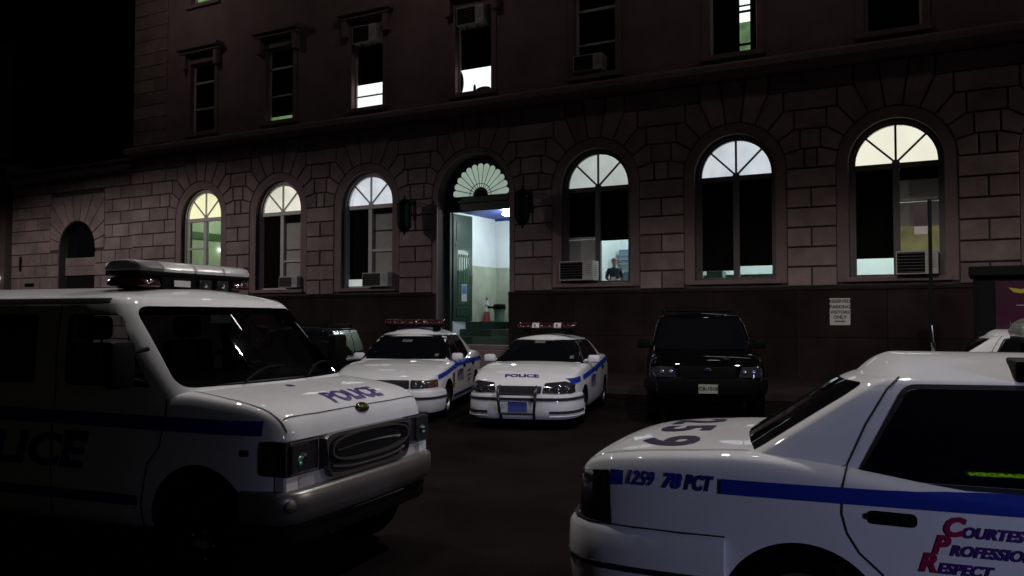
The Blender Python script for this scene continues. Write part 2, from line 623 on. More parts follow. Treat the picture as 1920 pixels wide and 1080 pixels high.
def patch(sk, name, poly, view, mat, parent, off=0.003, nx=28, ny=10, thick=0.0):
    """a smooth patch on the surface inside an outline that is monotone in its first coordinate"""
    xs0 = sorted(set(round(p[0], 4) for p in poly))
    a0, a1 = xs0[0], xs0[-1]
    eps = (a1 - a0) * 0.0008
    xs = [a0 + eps, a1 - eps] + [a0 + (a1 - a0) * i / nx for i in range(1, nx)] + [x for x in xs0[1:-1]]
    xs = sorted(set(xs))
    cols = []
    for x in xs:
        zz = []
        n = len(poly)
        for i in range(n):
            p, q = poly[i], poly[(i + 1) % n]
            if (p[0] - x) * (q[0] - x) <= 0 and abs(p[0] - q[0]) > 1e-9:
                zz.append(p[1] + (q[1] - p[1]) * (x - p[0]) / (q[0] - p[0]))
        cols.append((x, min(zz), max(zz)))
    V = []; N = []; ok = []
    for x, lo, hi in cols:
        for j in range(ny + 1):
            z = lo + (hi - lo) * j / ny
            p, nn = sk.hit(view, x, z, off)
            ok.append(p is not None)
            V.append(p if p is not None else Vector((0, 0, 0)))
            N.append(nn if nn is not None else Vector((0, 0, 1)))
    F = [f for f in grid_faces(len(cols), ny + 1) if all(ok[i] for i in f)]
    # orient along the surface normal
    if F:
        f = F[len(F) // 2]
        a, b, c = V[f[0]], V[f[1]], V[f[2]]
        if (b - a).cross(c - b).dot(N[f[0]]) < 0:
            F = [tuple(reversed(q)) for q in F]
    o = mesh_obj(name, V, F, mat, parent, smooth=True)
    if F:
        o.data.normals_split_custom_set_from_vertices([tuple(n) for n in N])
    return o

def rounded(poly, r=0.04, k=5):
    out = []
    n = len(poly)
    for i in range(n):
        p0 = Vector(poly[i - 1]); p = Vector(poly[i]); p1 = Vector(poly[(i + 1) % n])
        a = (p0 - p); b = (p1 - p)
        ra = min(r, a.length * 0.45, b.length * 0.45)
        s = p + a.normalized() * ra; e = p + b.normalized() * ra
        for t in range(k + 1):
            u = t / k
            out.append(tuple(s * (1 - u) ** 2 + p * 2 * u * (1 - u) + e * u * u))
    return out

def strip(sk, name, pts, view, width, mat, parent, off=0.004, step=0.03):
    """a thin line laid on the surface"""
    P = []
    for i in range(len(pts) - 1):
        a, b = Vector(pts[i]), Vector(pts[i + 1])
        k = max(1, int((b - a).length / step))
        P += [a + (b - a) * t / k for t in range(k)]
    P.append(Vector(pts[-1]))
    V = []; F = []
    last = None
    for i, p in enumerate(P):
        d = P[min(i + 1, len(P) - 1)] - P[max(i - 1, 0)]
        d.normalize()
        n = Vector((-d.y, d.x)) * width / 2
        A, _ = sk.hit(view, p.x + n.x, p.y + n.y, off)
        B, _ = sk.hit(view, p.x - n.x, p.y - n.y, off)
        if A is None or B is None:
            last = None
            continue
        V += [A, B]
        if last is not None:
            k = len(V)
            F.append((last, last + 1, k - 1, k - 2))
        last = len(V) - 2
    return mesh_obj(name, V, F, mat, parent, smooth=True)

def decal(sk, name, s, view, at, mat, parent, size=0.2, bold=0.004, shear=0.0, rot=0.0, sx=1.0, off=0.004, spacing=1.0, flip=False, width=None):
    V, F = text_tris(s, size=size, bold=bold, shear=shear, spacing=spacing, seg=0.05)
    if width:
        xs_ = [v[0] for v in V]
        sx = width / (max(xs_) - min(xs_))
    c, sn = math.cos(rot), math.sin(rot)
    P = []
    for a, b in V:
        a *= sx
        if flip: a = -a
        u = at[0] + a * c - b * sn
        v = at[1] + a * sn + b * c
        p, _ = sk.hit(view, u, v, off)
        P.append(p if p is not None else Vector((at[0], 0, 0)))
    return mesh_obj(name, P, F, mat, parent)

def sweep(path, prof, closed=False):
    """path: plan points (x,y); prof: (outward, z) control profile. outward = to the right of the path direction"""
    V = []
    for i, p in enumerate(path):
        a = Vector(path[max(i - 1, 0)]); b = Vector(path[min(i + 1, len(path) - 1)])
        d = (b - a).normalized()
        n = Vector((d.y, -d.x))
        for o_, z in prof:
            V.append((p[0] + n.x * o_, p[1] + n.y * o_, z))
    m = len(prof)
    F = grid_faces(len(path), m, closed)
    if closed:
        F.append(tuple(range(m)))
        F.append(tuple(range(len(V) - 1, len(V) - m - 1, -1)))
    return V, F

def wheel(parent, x, y, r=0.33, w=0.20, side=-1, hub='steel', cap=0.09, dark=False):
    """side: -1 faces -y, +1 faces +y"""
    mb = MB()
    ro = r; ri = r * 0.64
    h = w / 2
    prof = [(ri, -h * .8), (ri + .02, -h), (ro - .035, -h), (ro - .008, -h * .75), (ro, -h * .35), (ro, h * .35), (ro - .008, h * .75), (ro - .035, h), (ri + .02, h), (ri, h * .8)]
    mb.lathe(prof, axis='y', c=(x, y, r), n=48)
    t = mb.build('wheel', M['rubber'], parent, True)
    mb = MB()
    s = side
    prof = [(ri, -h * .9), (ri + .006, s * h * .92), (ri - .02, s * h * .90), (ri - .035, s * h * .5), (ri * .62, s * h * .42), (ri * .5, s * h * .62), (ri * .28, s * h * .66), (0, s * h * .66)]
    mb.lathe(prof, axis='y', c=(x, y, r), n=36)
    mb.build('rim', M['black' if dark else hub], t, True)
    mb = MB()
    mb.lathe([(cap, s * h * .66), (cap * .95, s * h * .86), (cap * .6, s * h * .97), (0, s * h * 1.0)], axis='y', c=(x, y, r), n=24)
    for k in range(5):
        a = 2 * math.pi * k / 5
        mb.ball((x + cap * 1.3 * math.cos(a), y + s * h * .68, r + cap * 1.3 * math.sin(a)), .012, n=6, m=4)
    mb.build('hub_cap', M['chrome'], t, True)
    return t

# =================================================================== THE GROUND
TH = 0.5039
SX, SY = -1.166, 28.757                      # door centre at the foot of the facade
def F2W(u, d, z=0.0):
    """facade coordinates (along, into the building, up) -> world"""
    return (SX + u * math.cos(TH) + d * math.sin(TH), SY - u * math.sin(TH) + d * math.cos(TH), z)

gm = MB()
g0, g1, n = -260.0, 260.0, 26
gv = [(g0 + (g1 - g0) * i / n, g0 + (g1 - g0) * j / n, 0) for i in range(n + 1) for j in range(n + 1)]
mesh_obj('road', gv, grid_faces(n + 1, n + 1), M['asphalt'])['kind'] = 'structure'
def setting(o):
    o['kind'] = 'structure'
    return o
sw = MB()
sw.bbox(-60, 60, -5.05, 2.0, -0.2, 0.15, b=0.02)
pav = sw.build('pavement', M['concrete'])
pav.location = (SX, SY, 0); pav.rotation_euler = (0, 0, -TH)
setting(pav)
kb = MB()
for i in range(60):
    x = -60 + i * 2
    kb.bbox(x + .004, x + 1.996, -5.24, -5.055, -0.2, 0.155, b=0.015)
kerb = kb.build('kerb', M['concrete'])
kerb.location = (SX, SY, 0); kerb.rotation_euler = (0, 0, -TH)
setting(kerb)

# =================================================================== THE POLICE STATION
station = empty('police_station', (SX, SY, 0), -TH, 'large stone police station with rusticated ground floor, arched lit windows and open green door', 'building')
BASE = 2.67
C_ = 0.542
SPR = BASE + 6 * C_            # spring line of all the arches
TOP = SPR + 5 * C_             # top of the rusticated courses
RB, RO = 1.46, 1.16
BAYS = [-13.12, -8.90, -4.63, 4.28, 8.59, 12.82, 17.10]
DOORU = -0.16
UL, UR = -17.32, 27.0

def arc(cx, r, a0, a1, n):
    return [(cx + r * math.cos(a0 + (a1 - a0) * k / n), SPR + r * math.sin(a0 + (a1 - a0) * k / n)) for k in range(n + 1)]

def wall_with_arches(name, bays, z0, z1, u0, u1, y0, y1, mat, parent, extra=()):
    """bays: (centre, half width, sill z). a wall slab with round-headed openings and their reveals"""
    mb = MB()
    cur = u0
    for (c, r, sill) in sorted(bays):
        mb.box(cur, c - r, y0, y1, z0, z1)
        if sill > z0:
            mb.box(c - r, c + r, y0, y1, z0, sill)
        n = 24
        arcp = [(c + r * math.cos(math.pi * k / n), SPR + r * math.sin(math.pi * k / n)) for k in range(n + 1)]
        for k in range(n):
            a, b = arcp[k], arcp[k + 1]
            v = [(a[0], y0, a[1]), (b[0], y0, b[1]), (b[0], y0, z1), (a[0], y0, z1), (a[0], y1, a[1]), (b[0], y1, b[1]), (b[0], y1, z1), (a[0], y1, z1)]
            mb.add(v, [(0, 3, 2, 1), (4, 5, 6, 7), (0, 1, 5, 4), (2, 3, 7, 6)])
        cur = c + r
    mb.box(cur, u1, y0, y1, z0, z1)
    return mb.build(name, mat, parent)

SILL = 2.90
bays = [(b, RO, SILL) for b in BAYS] + [(DOORU, 1.42, 0.0)]
wall_with_arches('wall', bays, 0.0, 8.74, UL, UR, 0.0, 0.55, M['stone_joint'], station)

# rusticated blocks, each a chamfered stone standing proud of the joints
GAP = 0.045
blk = MB()
def block(poly):
    if area(poly) < 0: poly = poly[::-1]
    p = inset_poly(poly, GAP / 2)
    if area(p) < 0.01: return
    blk.prism(p, -0.07, 0.01, chamfer=0.018)
def rect(x0, x1, z0, z1):
    if x1 - x0 > 0.08: block([(x0, z0), (x1, z0), (x1, z1), (x0, z1)])
A = math.pi / 11
centres = sorted([(b, RB) for b in BAYS] + [(DOORU, 1.60)])
PX = {}
for c, rb in centres:
    for sgn in (-1, 1):
        P = [None] * 6
        for k in range(6):
            zk = k * C_
            P[k] = (zk / math.tan(k * A) if k else None, zk)
        xk = [min(P[1][0] + .10, 2.08)] + [P[k][0] for k in range(1, 6)]
        PX[(c, sgn)] = xk
        for k in range(5):
            inner = [(rb * math.cos(A * (k + t / 4)), rb * math.sin(A * (k + t / 4))) for t in range(5)]
            if k == 0:
                poly = inner + [(xk[1], C_), (xk[0], C_), (xk[0], 0)]
                poly = [(rb, 0), (xk[0] + 0, 0), (xk[0], C_), (xk[1], C_)] + inner[::-1][:-1]
                PX[(c, sgn, 0)] = True
            else:
                poly = [(xk[k], k * C_), (xk[k], (k + 1) * C_), (xk[k + 1], (k + 1) * C_)] + inner[::-1]
            block([(c + sgn * x, SPR + z) for x, z in poly])
    # keystone
    key = [(xk[5], 5 * C_), (-xk[5], 5 * C_)] + [(rb * math.cos(math.pi - A * (5 + t / 2)), rb * math.sin(A * (5 + t / 2))) for t in range(3)]
    block([(c + x, SPR + z) for x, z in key])
# courses between the arches
edges = [(UL, None)] + [(c, rb) for c, rb in centres] + [(UR, None)]
for i in range(len(edges) - 1):
    (c0, r0), (c1, r1) = edges[i], edges[i + 1]
    for k in range(-6, 5):
        z0, z1 = SPR + k * C_, SPR + (k + 1) * C_
        if k < 0:
            x0 = c0 if r0 is None else c0 + r0
            x1 = c1 if r1 is None else c1 - r1
        else:
            x0 = c0 if r0 is None else c0 + PX[(c0, 1)][k]
            x1 = c1 if r1 is None else c1 - PX[(c1, -1)][k]
        w = x1 - x0
        if w < 0.1: continue
        if r0 is None or r1 is None:
            nb = max(1, round(w / 1.15))
            sh = (k % 2) * 0.5
            cuts = [x0] + [x0 + w * (j + sh) / nb for j in range(0 if sh else 1, nb)] + [x1]
            for a, b in zip(cuts, cuts[1:]): rect(a, b, z0, z1)
        elif k < 0:
            if k % 2 == 0:
                m = (x0 + x1) / 2
                rect(x0, m, z0, z1); rect(m, x1, z0, z1)
            else:
                rect(x0, x1, z0, z1)
        else:
            rect(x0, x1, z0, z1)
blk.build('rusticated_blocks', M['stone'], station)

# smooth bands round the openings
bd = MB()
for c, rb, ro in [(b, RB, RO) for b in BAYS] + [(DOORU, 1.60, 1.42)]:
    n = 28
    for k in range(n):
        a0, a1 = math.pi * k / n, math.pi * (k + 1) / n
        p = [(c + ro * math.cos(a0), SPR + ro * math.sin(a0)), (c + rb * math.cos(a0), SPR + rb * math.sin(a0)), (c + rb * math.cos(a1), SPR + rb * math.sin(a1)), (c + ro * math.cos(a1), SPR + ro * math.sin(a1))]
        v = [(x, -0.045, z) for x, z in p] + [(x, 0.012, z) for x, z in p]
        bd.add(v, [(0, 1, 2, 3), (0, 3, 7, 4), (1, 5, 6, 2)])
    z0 = SILL - .12 if rb == RB else 0.15
    for s in (-1, 1):
        x0, x1 = sorted((c + s * ro, c + s * rb))
        bd.box(x0, x1, -0.045, 0.012, z0, SPR)
bd.build('arch_surrounds', M['stone_smooth'], station)

# plinth of big smooth slabs with a ledge
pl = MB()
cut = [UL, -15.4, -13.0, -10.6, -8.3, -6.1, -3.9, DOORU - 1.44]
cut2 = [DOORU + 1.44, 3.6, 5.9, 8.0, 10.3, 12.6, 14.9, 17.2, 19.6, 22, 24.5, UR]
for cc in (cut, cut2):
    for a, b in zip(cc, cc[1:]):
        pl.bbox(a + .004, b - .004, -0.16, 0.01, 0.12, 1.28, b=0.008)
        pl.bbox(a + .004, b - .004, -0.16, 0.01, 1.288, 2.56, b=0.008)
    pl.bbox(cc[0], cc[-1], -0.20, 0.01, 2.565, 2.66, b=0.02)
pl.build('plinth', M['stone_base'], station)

# cornice between the floors
def profile_run(mb, prof, u0, u1):
    n = len(prof)
    v = [(u0, y, z) for y, z in prof] + [(u1, y, z) for y, z in prof]
    f = [(i, i + n, i + n + 1, i + 1) for i in range(n - 1)] + [tuple(range(n)), tuple(range(2 * n - 1, n - 1, -1))]
    mb.add(v, f)
cn = MB()
CZ = 8.66
profile_run(cn, [(0.05, CZ - .02), (-0.06, CZ - .02), (-0.06, CZ + .08), (-0.14, CZ + .14), (-0.42, CZ + .17), (-0.46, CZ + .17), (-0.46, CZ + .33), (-0.43, CZ + .36), (-0.30, CZ + .42), (-0.10, CZ + .50), (0.05, CZ + .50)], UL - .12, UR)
cn.build('cornice', M['stone_smooth'], station)

# upper floors
UB = [b for b in BAYS] + [DOORU + .02]
up = MB()
WZ0, WZ1, HW = 9.42, 12.30, 0.70
W2Z0, W2Z1 = 14.75, 17.4
def bands(mb, u0, u1, y0, y1, z0, z1, holes):
    """slab with rectangular holes in rows: holes = list of (u0,u1,z0,z1)"""
    zs = sorted(set([z0, z1] + [h[2] for h in holes] + [h[3] for h in holes]))
    for a, b in zip(zs, zs[1:]):
        hs = sorted([h for h in holes if h[2] <= a and h[3] >= b])
        cur = u0
        for h in hs:
            mb.box(cur, h[0], y0, y1, a, b)
            cur = h[1]
        mb.box(cur, u1, y0, y1, a, b)
holes = [(b - HW, b + HW, WZ0, WZ1) for b in UB] + [(b - HW, b + HW, W2Z0, W2Z1) for b in UB]
bands(up, UL + .05, UR, -0.02, 0.45, 8.74, 19.0, holes)
up.build('upper_wall', M['stone_smooth'], station)
q = MB()
for k in range(17):
    z = 9.2 + k * .56
    q.bbox(UL + .02, UL + (2.10 if k % 2 else 1.3), -0.075, 0.0, z + .01, z + .55, b=0.012)
    if k % 2 == 0: q.bbox(UL + 1.32, UL + 2.10, -0.075, 0.0, z + .01, z + .55, b=0.012)
q.build('corner_pilaster', M['stone'], station)
# side wall and roof slab, closing the building
sd = MB()
sd.box(UL + .05, UL + .45, 0.46, 16, 0, 19)
sd.box(UR - .4, UR, 0.56, 16, 0, 19)
sd.box(UL, UR, 15.6, 16, 0, 19)
sd.box(UL, UR, -0.3, 16, 19.002, 19.4)
sd.build('side_walls', M['stone_smooth'], station)

for b in UB:
    for (z0, z1) in ((WZ0, WZ1), (W2Z0, W2Z1)):
        hd = MB()
        hd.bbox(b - 1.18, b + 1.18, -0.42, -0.02, z1 + .50, z1 + .66, b=0.02)
        hd.bbox(b - 1.08, b + 1.08, -0.30, -0.02, z1 + .36, z1 + .505, b=0.02)
        for s in (-1, 1):
            hd.bbox(b + s * .92 - .11, b + s * .92 + .11, -0.26, -0.02, z1 - .25, z1 + .365, b=0.02)
            hd.bbox(b + s * .80 - .10, b + s * .80 + .10, -0.06, -0.018, z0 - .01, z1 + .365, b=0.01)
        hd.bbox(b - .95, b + .95, -0.16, 0.1, z0 - .16, z0 - .002, b=0.015)
        hd.build('window_surround', M['stone_smooth'], station)

# ---- arched windows
FY = 0.20                                     # plane of the window joinery
RG = 1.005
LIT = dict(
    a=emissive('lit_pane_yellow', (1.0, 1.0, 0.62), 0.80, 0.10),
    b=emissive('lit_pane_ivory', (0.98, 0.98, 0.80), 0.62, 0.12),
    c=emissive('lit_pane_bluish', (0.86, 0.93, 1.0), 0.66, 0.14),
    d=emissive('lit_pane_grey', (0.84, 0.92, 0.88), 0.50, 0.14),
    e=emissive('lit_pane_warm', (1.0, 0.98, 0.80), 0.86, 0.04),
    w=emissive('lit_pane_white', (0.95, 1.0, 0.97), 1.1, 0.15, 4),
    g=emissive('lit_pane_green', (0.45, 0.85, 0.38), 0.22, 0.5, 3),
)
def arched_window(c, fan, left, right, frame='frame_paint'):
    """left/right: list of (material key, z0, z1) stacked fillings of the two tall sashes"""
    fr = MB()
    n = 32
    for k in range(n):
        a0, a1 = math.pi * k / n, math.pi * (k + 1) / n
        for (r0, r1, y0, y1) in ((RG, 1.075, FY, FY + .12), (1.07, 1.158, FY - .06, FY + .10)):
            p = [(c + r0 * math.cos(a0), SPR + r0 * math.sin(a0)), (c + r1 * math.cos(a0), SPR + r1 * math.sin(a0)), (c + r1 * math.cos(a1), SPR + r1 * math.sin(a1)), (c + r0 * math.cos(a1), SPR + r0 * math.sin(a1))]
            v = [(x, y0, z) for x, z in p] + [(x, y1, z) for x, z in p]
            fr.add(v, [(0, 1, 2, 3), (7, 6, 5, 4), (0, 3, 7, 4), (1, 5, 6, 2)])
    for s in (-1, 1):
        x0, x1 = sorted((c + s * RG, c + s * 1.075)); fr.box(x0, x1, FY, FY + .12, SILL, SPR)
        x0, x1 = sorted((c + s * 1.07, c + s * 1.158)); fr.box(x0, x1, FY - .06, FY + .10, SILL, SPR)
    fr.bbox(c - RG, c + RG, FY - .02, FY + .12, SPR - .16, SPR - .01, b=.012)      # transom
    fr.bbox(c - .085, c + .085, FY - .012, FY + .12, SILL, SPR - .165, b=.012)     # mullion
    fr.bbox(c - RG, c + RG, FY - .01, FY + .12, SILL, SILL + .07, b=.01)
    w = fr.build('window', M[frame], station)
    mt = MB()
    mt.box(c - .028, c + .028, FY + .02, FY + .07, SPR, SPR + RG)
    for s in (-1, 1):
        d = Vector((s * math.cos(R(44)), math.sin(R(44))))
        nn = Vector((-d.y, d.x)) * .026
        o = Vector((c, SPR))
        pts = [o + nn + d * .03, o - nn + d * .03, o - nn + d * RG, o + nn + d * RG]
        pts = [tuple(p) for p in pts]
        if area(pts) < 0: pts = pts[::-1]
        mt.prism(pts, FY + .022, FY + .068)
    hub = [(c + .10 * math.cos(math.pi * k / 12), SPR + .10 * math.sin(math.pi * k / 12) - .012) for k in range(13)]
    mt.prism(hub, FY + .018, FY + .072)
    mt.build('muntins', M[frame], w)
    gp = [(c + RG * math.cos(math.pi * k / 32), SPR - .01 + RG * math.sin(math.pi * k / 32)) for k in range(33)]
    pn = MB(); pn.prism(gp, FY + .074, FY + .08)
    pn.build('fanlight_pane', fan, w)
    sl = MB(); sl.bbox(c - 1.30, c + 1.30, -0.12, FY + .0, SILL - .13, SILL - .002, b=.02)
    sl.build('window_sill', M['stone_smooth'], w)
    for (side, st) in ((-1, left), (1, right)):
        x0, x1 = (c - RG, c - .085) if side < 0 else (c + .085, c + RG)
        for (key, z0, z1) in st:
            o = MB()
            if key == 'rail':
                o.bbox(x0, x1, FY + .0, FY + .07, z0, z1, b=.01)
                o.build('sash_rail', M['frame_paint'], w)
            elif key == 'glass':
                o.box(x0, x1, FY + .05, FY + .056, z0, z1)
                o.build('window_pane', clear_glass(), w)
            elif key == 'blind':
                o.box(x0, x1, FY + .085, FY + .09, z0, z1)
                o.build('blind', M['blind'], w)
                o = MB(); o.box(x0, x1, FY + .05, FY + .056, z0, z1)
                o.build('window_pane', clear_glass(), w)
            elif key == 'curtain':
                o.box(x0, x1, FY + .085, FY + .09, z0, z1)
                o.build('curtain', M['curtain'], w)
            else:
                o.box(x0, x1, FY + .05, FY + .06, z0, z1)
                o.build('window_pane', key, w)
    return w

ZT = SPR - .16
HZ = 4.20
arched_window(BAYS[0], LIT['a'], [('glass', SILL + .07, ZT), ('rail', 4.62, 4.70)], [('glass', SILL + .07, ZT)])
arched_window(BAYS[1], LIT['b'], [('blind', SILL + .07, ZT)], [('blind', ZT - .3, ZT), ('curtain', 4.45, ZT - .3), ('curtain', SILL + .4, 4.40), ('rail', 3.95, 4.03), (M['dark_glass'], SILL + .07, SILL + .4)])
arched_window(BAYS[2], LIT['c'], [('blind', SILL + .32, ZT), (LIT['d'], SILL + .07, SILL + .32)], [('blind', ZT - .2, ZT), ('curtain', 4.98, ZT - .2), ('curtain', 4.3, 4.93), ('rail', 4.20, 4.29), ('curtain', SILL + .07, 4.2)])
arched_window(BAYS[3], LIT['d'], [('blind', 4.35, ZT), ('rail', 4.28, 4.35), ('curtain', SILL + .55, 4.28), (M['dark_glass'], SILL + .07, SILL + .55)], [('blind', 4.22, ZT), ('glass', SILL + .07, 4.22)], 'frame_dark')
arched_window(BAYS[4], LIT['c'], [('blind', SILL + .28, ZT), ('glass', SILL + .07, SILL + .28)], [('blind', SILL + .40, ZT), ('glass', SILL + .07, SILL + .40)], 'frame_dark')
arched_window(BAYS[5], LIT['e'], [('blind', SILL + .50, ZT), ('glass', SILL + .07, SILL + .50)], [('blind', 5.45, ZT), ('rail', 4.86, 4.93), ('curtain', 4.93, 5.45), ('curtain', 4.2, 4.86), (emissive('lit_pane_olive', (0.62, 0.62, 0.26), 0.10, 0.5, 2.2), SILL + .6, 4.2), (M['dark_glass'], SILL + .07, SILL + .6)], 'frame_dark')
arched_window(BAYS[6], LIT['d'], [('blind', SILL + .07, ZT)], [('blind', SILL + .07, ZT)], 'frame_dark')

# ---- upper sash windows
def sash_window(b, z0, z1, stack=(), trans=True):
    fr = MB()
    y = 0.16
    for s in (-1, 1):
        x0, x1 = sorted((b + s * (HW - .075), b + s * HW)); fr.box(x0, x1, y, y + .12, z0, z1)
    fr.box(b - HW + .075, b + HW - .075, y, y + .12, z1 - .07, z1)
    fr.box(b - HW + .075, b + HW - .075, y, y + .12, z0, z0 + .07)
    if trans:
        fr.box(b - HW + .075, b + HW - .075, y - .01, y + .12, z0 + 2.05, z0 + 2.13)
        fr.box(b - HW + .075, b + HW - .075, y + .01, y + .10, z0 + .98, z0 + 1.04)
    w = fr.build('window', M['frame_paint'], station)
    zs = [z0 + .07] + [z0 + z for z, _ in stack] + [z1 - .07]
    ms = [m for _, m in stack] + [M['dark_glass']]
    for a, c2, m in zip(zs, zs[1:], ms):
        o = MB(); o.box(b - HW + .075, b + HW - .075, y + .06, y + .07, a, c2); o.build('window_pane', m, w)
    return w
sash_window(BAYS[0], WZ0, WZ1)
sash_window(BAYS[1], WZ0, WZ1, [(.22, LIT['g'])])
sash_window(BAYS[2], WZ0, WZ1, [(.46, LIT['w']), (.52, M['black']), (.92, LIT['w'])], trans=False)
sash_window(DOORU + .02, WZ0, WZ1, [(.86, LIT['w'])], trans=False)
sash_window(BAYS[3], WZ0, WZ1)
sash_window(BAYS[4], WZ0, WZ1, [(.9, M['dark_glass'])], trans=False)
sash_window(BAYS[5], WZ0, WZ1)
sash_window(BAYS[6], WZ0, WZ1)
for i, b in enumerate(UB):
    sash_window(b, W2Z0, W2Z1, [(.5, LIT['g'])] if i == 0 else [])

# ---- the lit upper window whose curtain leaves a narrow gap
for z0, z1, m in ((9.52, 9.66, LIT['g']), (9.74, 10.35, LIT['g']), (10.35, 10.62, LIT['w']), (10.70, 10.80, LIT['w']), (10.86, 11.3, LIT['w'])):
    o = MB(); o.box(8.74, 9.04, 0.205, 0.212, z0, z1); o.build('window_pane', m, station)
# things standing in the lit upper window above the door
o = MB()
o.ball((-0.82, 0.19, 9.85), .17, .03, .42, n=10, m=8)
o.ball((0.12, 0.19, 9.52), .30, .03, .10, n=10, m=6)
o.ball((-0.22, 0.19, 9.58), .06, .03, .16, n=8, m=6)
o.build('window_plants', M['door_green'], station, True)

# ---- the entrance
ent = MB()
for s, x0, x1 in ((-1, DOORU - 1.42, DOORU - 1.21), (1, DOORU + 1.21, DOORU + 1.42)):
    ent.box(x0, x1, 0.46, 0.62, 0.9, SPR + .02)
ent.bbox(DOORU - 1.21, DOORU + 1.21, 0.44, 0.62, 5.46, 5.80, b=.02)
ent.box(DOORU - 1.21, DOORU + 1.21, 0.47, 0.62, 5.80, SPR + .02)
ent.bbox(DOORU - 1.30, DOORU + 1.30, 0.38, 0.46, 5.74, 5.84, b=.02)
ent.prism([(DOORU + 1.42 * math.cos(math.pi * k / 32), SPR + .02 + 1.42 * math.sin(math.pi * k / 32)) for k in range(33)], 0.50, 0.54)
df = ent.build('door_frame', M['door_green'], station)
pt = MB()
for k in range(13):
    a = math.pi * (k + .5) / 13
    d = Vector((math.cos(a), math.sin(a))); n = Vector((-d.y, d.x))
    o = Vector((DOORU, SPR + .05))
    r0, r1 = .26, 1.0
    w0, w1 = .022, .108
    poly = [o + d * .30 - n * w0, o + d * r1 - n * w1]
    for t in range(1, 8):
        b = -math.pi / 2 + math.pi * t / 8
        poly.append(o + d * (r1 + w1 * math.cos(b)) + n * w1 * math.sin(b))
    poly += [o + d * r1 + n * w1, o + d * .30 + n * w0]
    poly = [tuple(p) for p in poly]
    if area(poly) < 0: poly = poly[::-1]
    pt.prism(poly, 0.488, 0.496)
pt.build('fanlight_pane', emissive('fan_glass', (0.62, 0.80, 0.66), 0.42, 0.12, 2.5), df)
rg = MB()
rg.tube([(DOORU + .42 * math.cos(math.pi * k / 20), 0.478, SPR + .05 + .42 * math.sin(math.pi * k / 20)) for k in range(21)], .012, 6)
rg.prism([(DOORU + .22 * math.cos(math.pi * k / 16), SPR + .03 + .22 * math.sin(math.pi * k / 16)) for k in range(17)], 0.474, 0.486)
rg.build('fanlight_tracery', M['iron'], df)
# the open leaf, swung inwards along the left side
lf = empty('door', (DOORU - 1.20, 0.62, 0), 0, 'dark green panelled door leaf standing open'); lf.parent = station
lf.rotation_euler = (0, 0, R(84))
d = MB()
d.bbox(0, 1.08, -.03, .03, 1.70, 5.44, b=.008)
d.bbox(.16, .92, -.045, .045, 4.50, 5.20, b=.012)
d.bbox(.16, .92, -.045, .045, 1.86, 2.2, b=.012)
d.bbox(.10, .98, -.042, .042, 4.30, 4.40, b=.01)
d.build('door_panel', M['door_green'], lf)
d = MB(); d.box(.22, .86, -.040, .040, 2.32, 4.20); d.build('door_pane', principled('door_pane', (0.05, 0.13, 0.08), 0.1), lf)
d = MB()
for k in range(5):
    x = .28 + k * .13
    d.tube([(x, -.055, 2.34), (x, -.055, 3.95), (x + .03, -.055, 4.05), (x + .065, -.055, 3.95)], .010, 6)
d.build('door_grille', principled('grille_green', (0.14, 0.22, 0.15), .4), lf)
d = MB(); d.box(.42, .72, -.062, -.058, 2.40, 3.0); d.build('door_notice', M['sign_white'], lf)
d = MB(); d.box(.44, .70, -.066, -.063, 2.66, 2.96); d.build('door_notice_print', principled('notice_blue', (.10, .18, .42), .5), lf)
d = MB(); d.tube([(1.0, -.09, 3.0), (1.0, -.09, 3.35)], .014); d.tube([(1.0, -.03, 3.05), (1.0, -.09, 3.05)], .01); d.tube([(1.0, -.03, 3.3), (1.0, -.09, 3.3)], .01); d.build('handle', M['chrome'], lf)

# hall
h = MB()
HL, HR_, HD, HF, HC = -1.34, 2.6, 3.6, 1.68, 5.52
h.box(HL - .1, HL, .625, HD + .1, 0.9, HC)
h.box(HR_, HR_ + .1, .625, HD + .1, 0.9, HC)
h.box(HL, HR_, HD, HD + .1, 0.9, HC)
hall = h.build('hall_wall', M['wall_white'], station)
h = MB()
h.box(HL, HL + .02, .9, HD, HF, 3.62); h.box(HL + .02, HR_, HD - .02, HD, HF, 3.62)
h.box(HL, HL + .035, .9, HD, 3.62, 3.70); h.box(HL + .02, HR_, HD - .035, HD, 3.62, 3.70)
h.box(HL, HL + .028, .9, HD, 3.36, 3.39); h.box(HL + .02, HR_, HD - .028, HD, 3.36, 3.39)
h.build('hall_wainscot', M['wall_cream'], hall)
h = MB(); h.box(HL - .1, HR_ + .1, .625, HD + .1, HC, HC + .1); h.box(HL + .0, HR_, HD - .10, HD - .001, HC - .06, HC - .001); h.build('hall_ceiling', M['ceiling_blue'], hall)
h = MB()
h.box(HL, HR_, 1.85, HD, 1.5, HF)
for k in range(3):
    h.bbox(HL, HR_, .64 + k * .40, 1.85, .92 + k * .254, .92 + (k + 1) * .254 - .001, b=.012)
h.build('hall_steps', M['step_green'], hall)
lp = MB(); lp.lathe([(0, 5.50), (.15, 5.50), (.19, 5.46), (.17, 5.40), (.08, 5.37), (0, 5.365)], c=(0.26, 1.6, 0), n=24)
lp.build('ceiling_lamp', emissive('lamp_white', (1, 1, .96), 9.0), hall, True)
L = lamp('POINT', 'hall_light', F2W(0.26, 1.6, 5.15), 85, (0.86, 1.0, 0.98), shadow_soft_size=0.15)
L2 = lamp('POINT', 'hall_light', F2W(0.3, 2.6, 4.0), 40, (0.86, 1.0, 0.97), shadow_soft_size=0.4)

# steps in front of the door
st = MB()
for k in range(5):
    st.bbox(DOORU - 1.9, DOORU + 1.9, -.22 - (4 - k) * .30, .64, .151 + k * .154, .151 + (k + 1) * .154 - .002, b=.015)
st.build('front_steps', M['stone_smooth'], station)

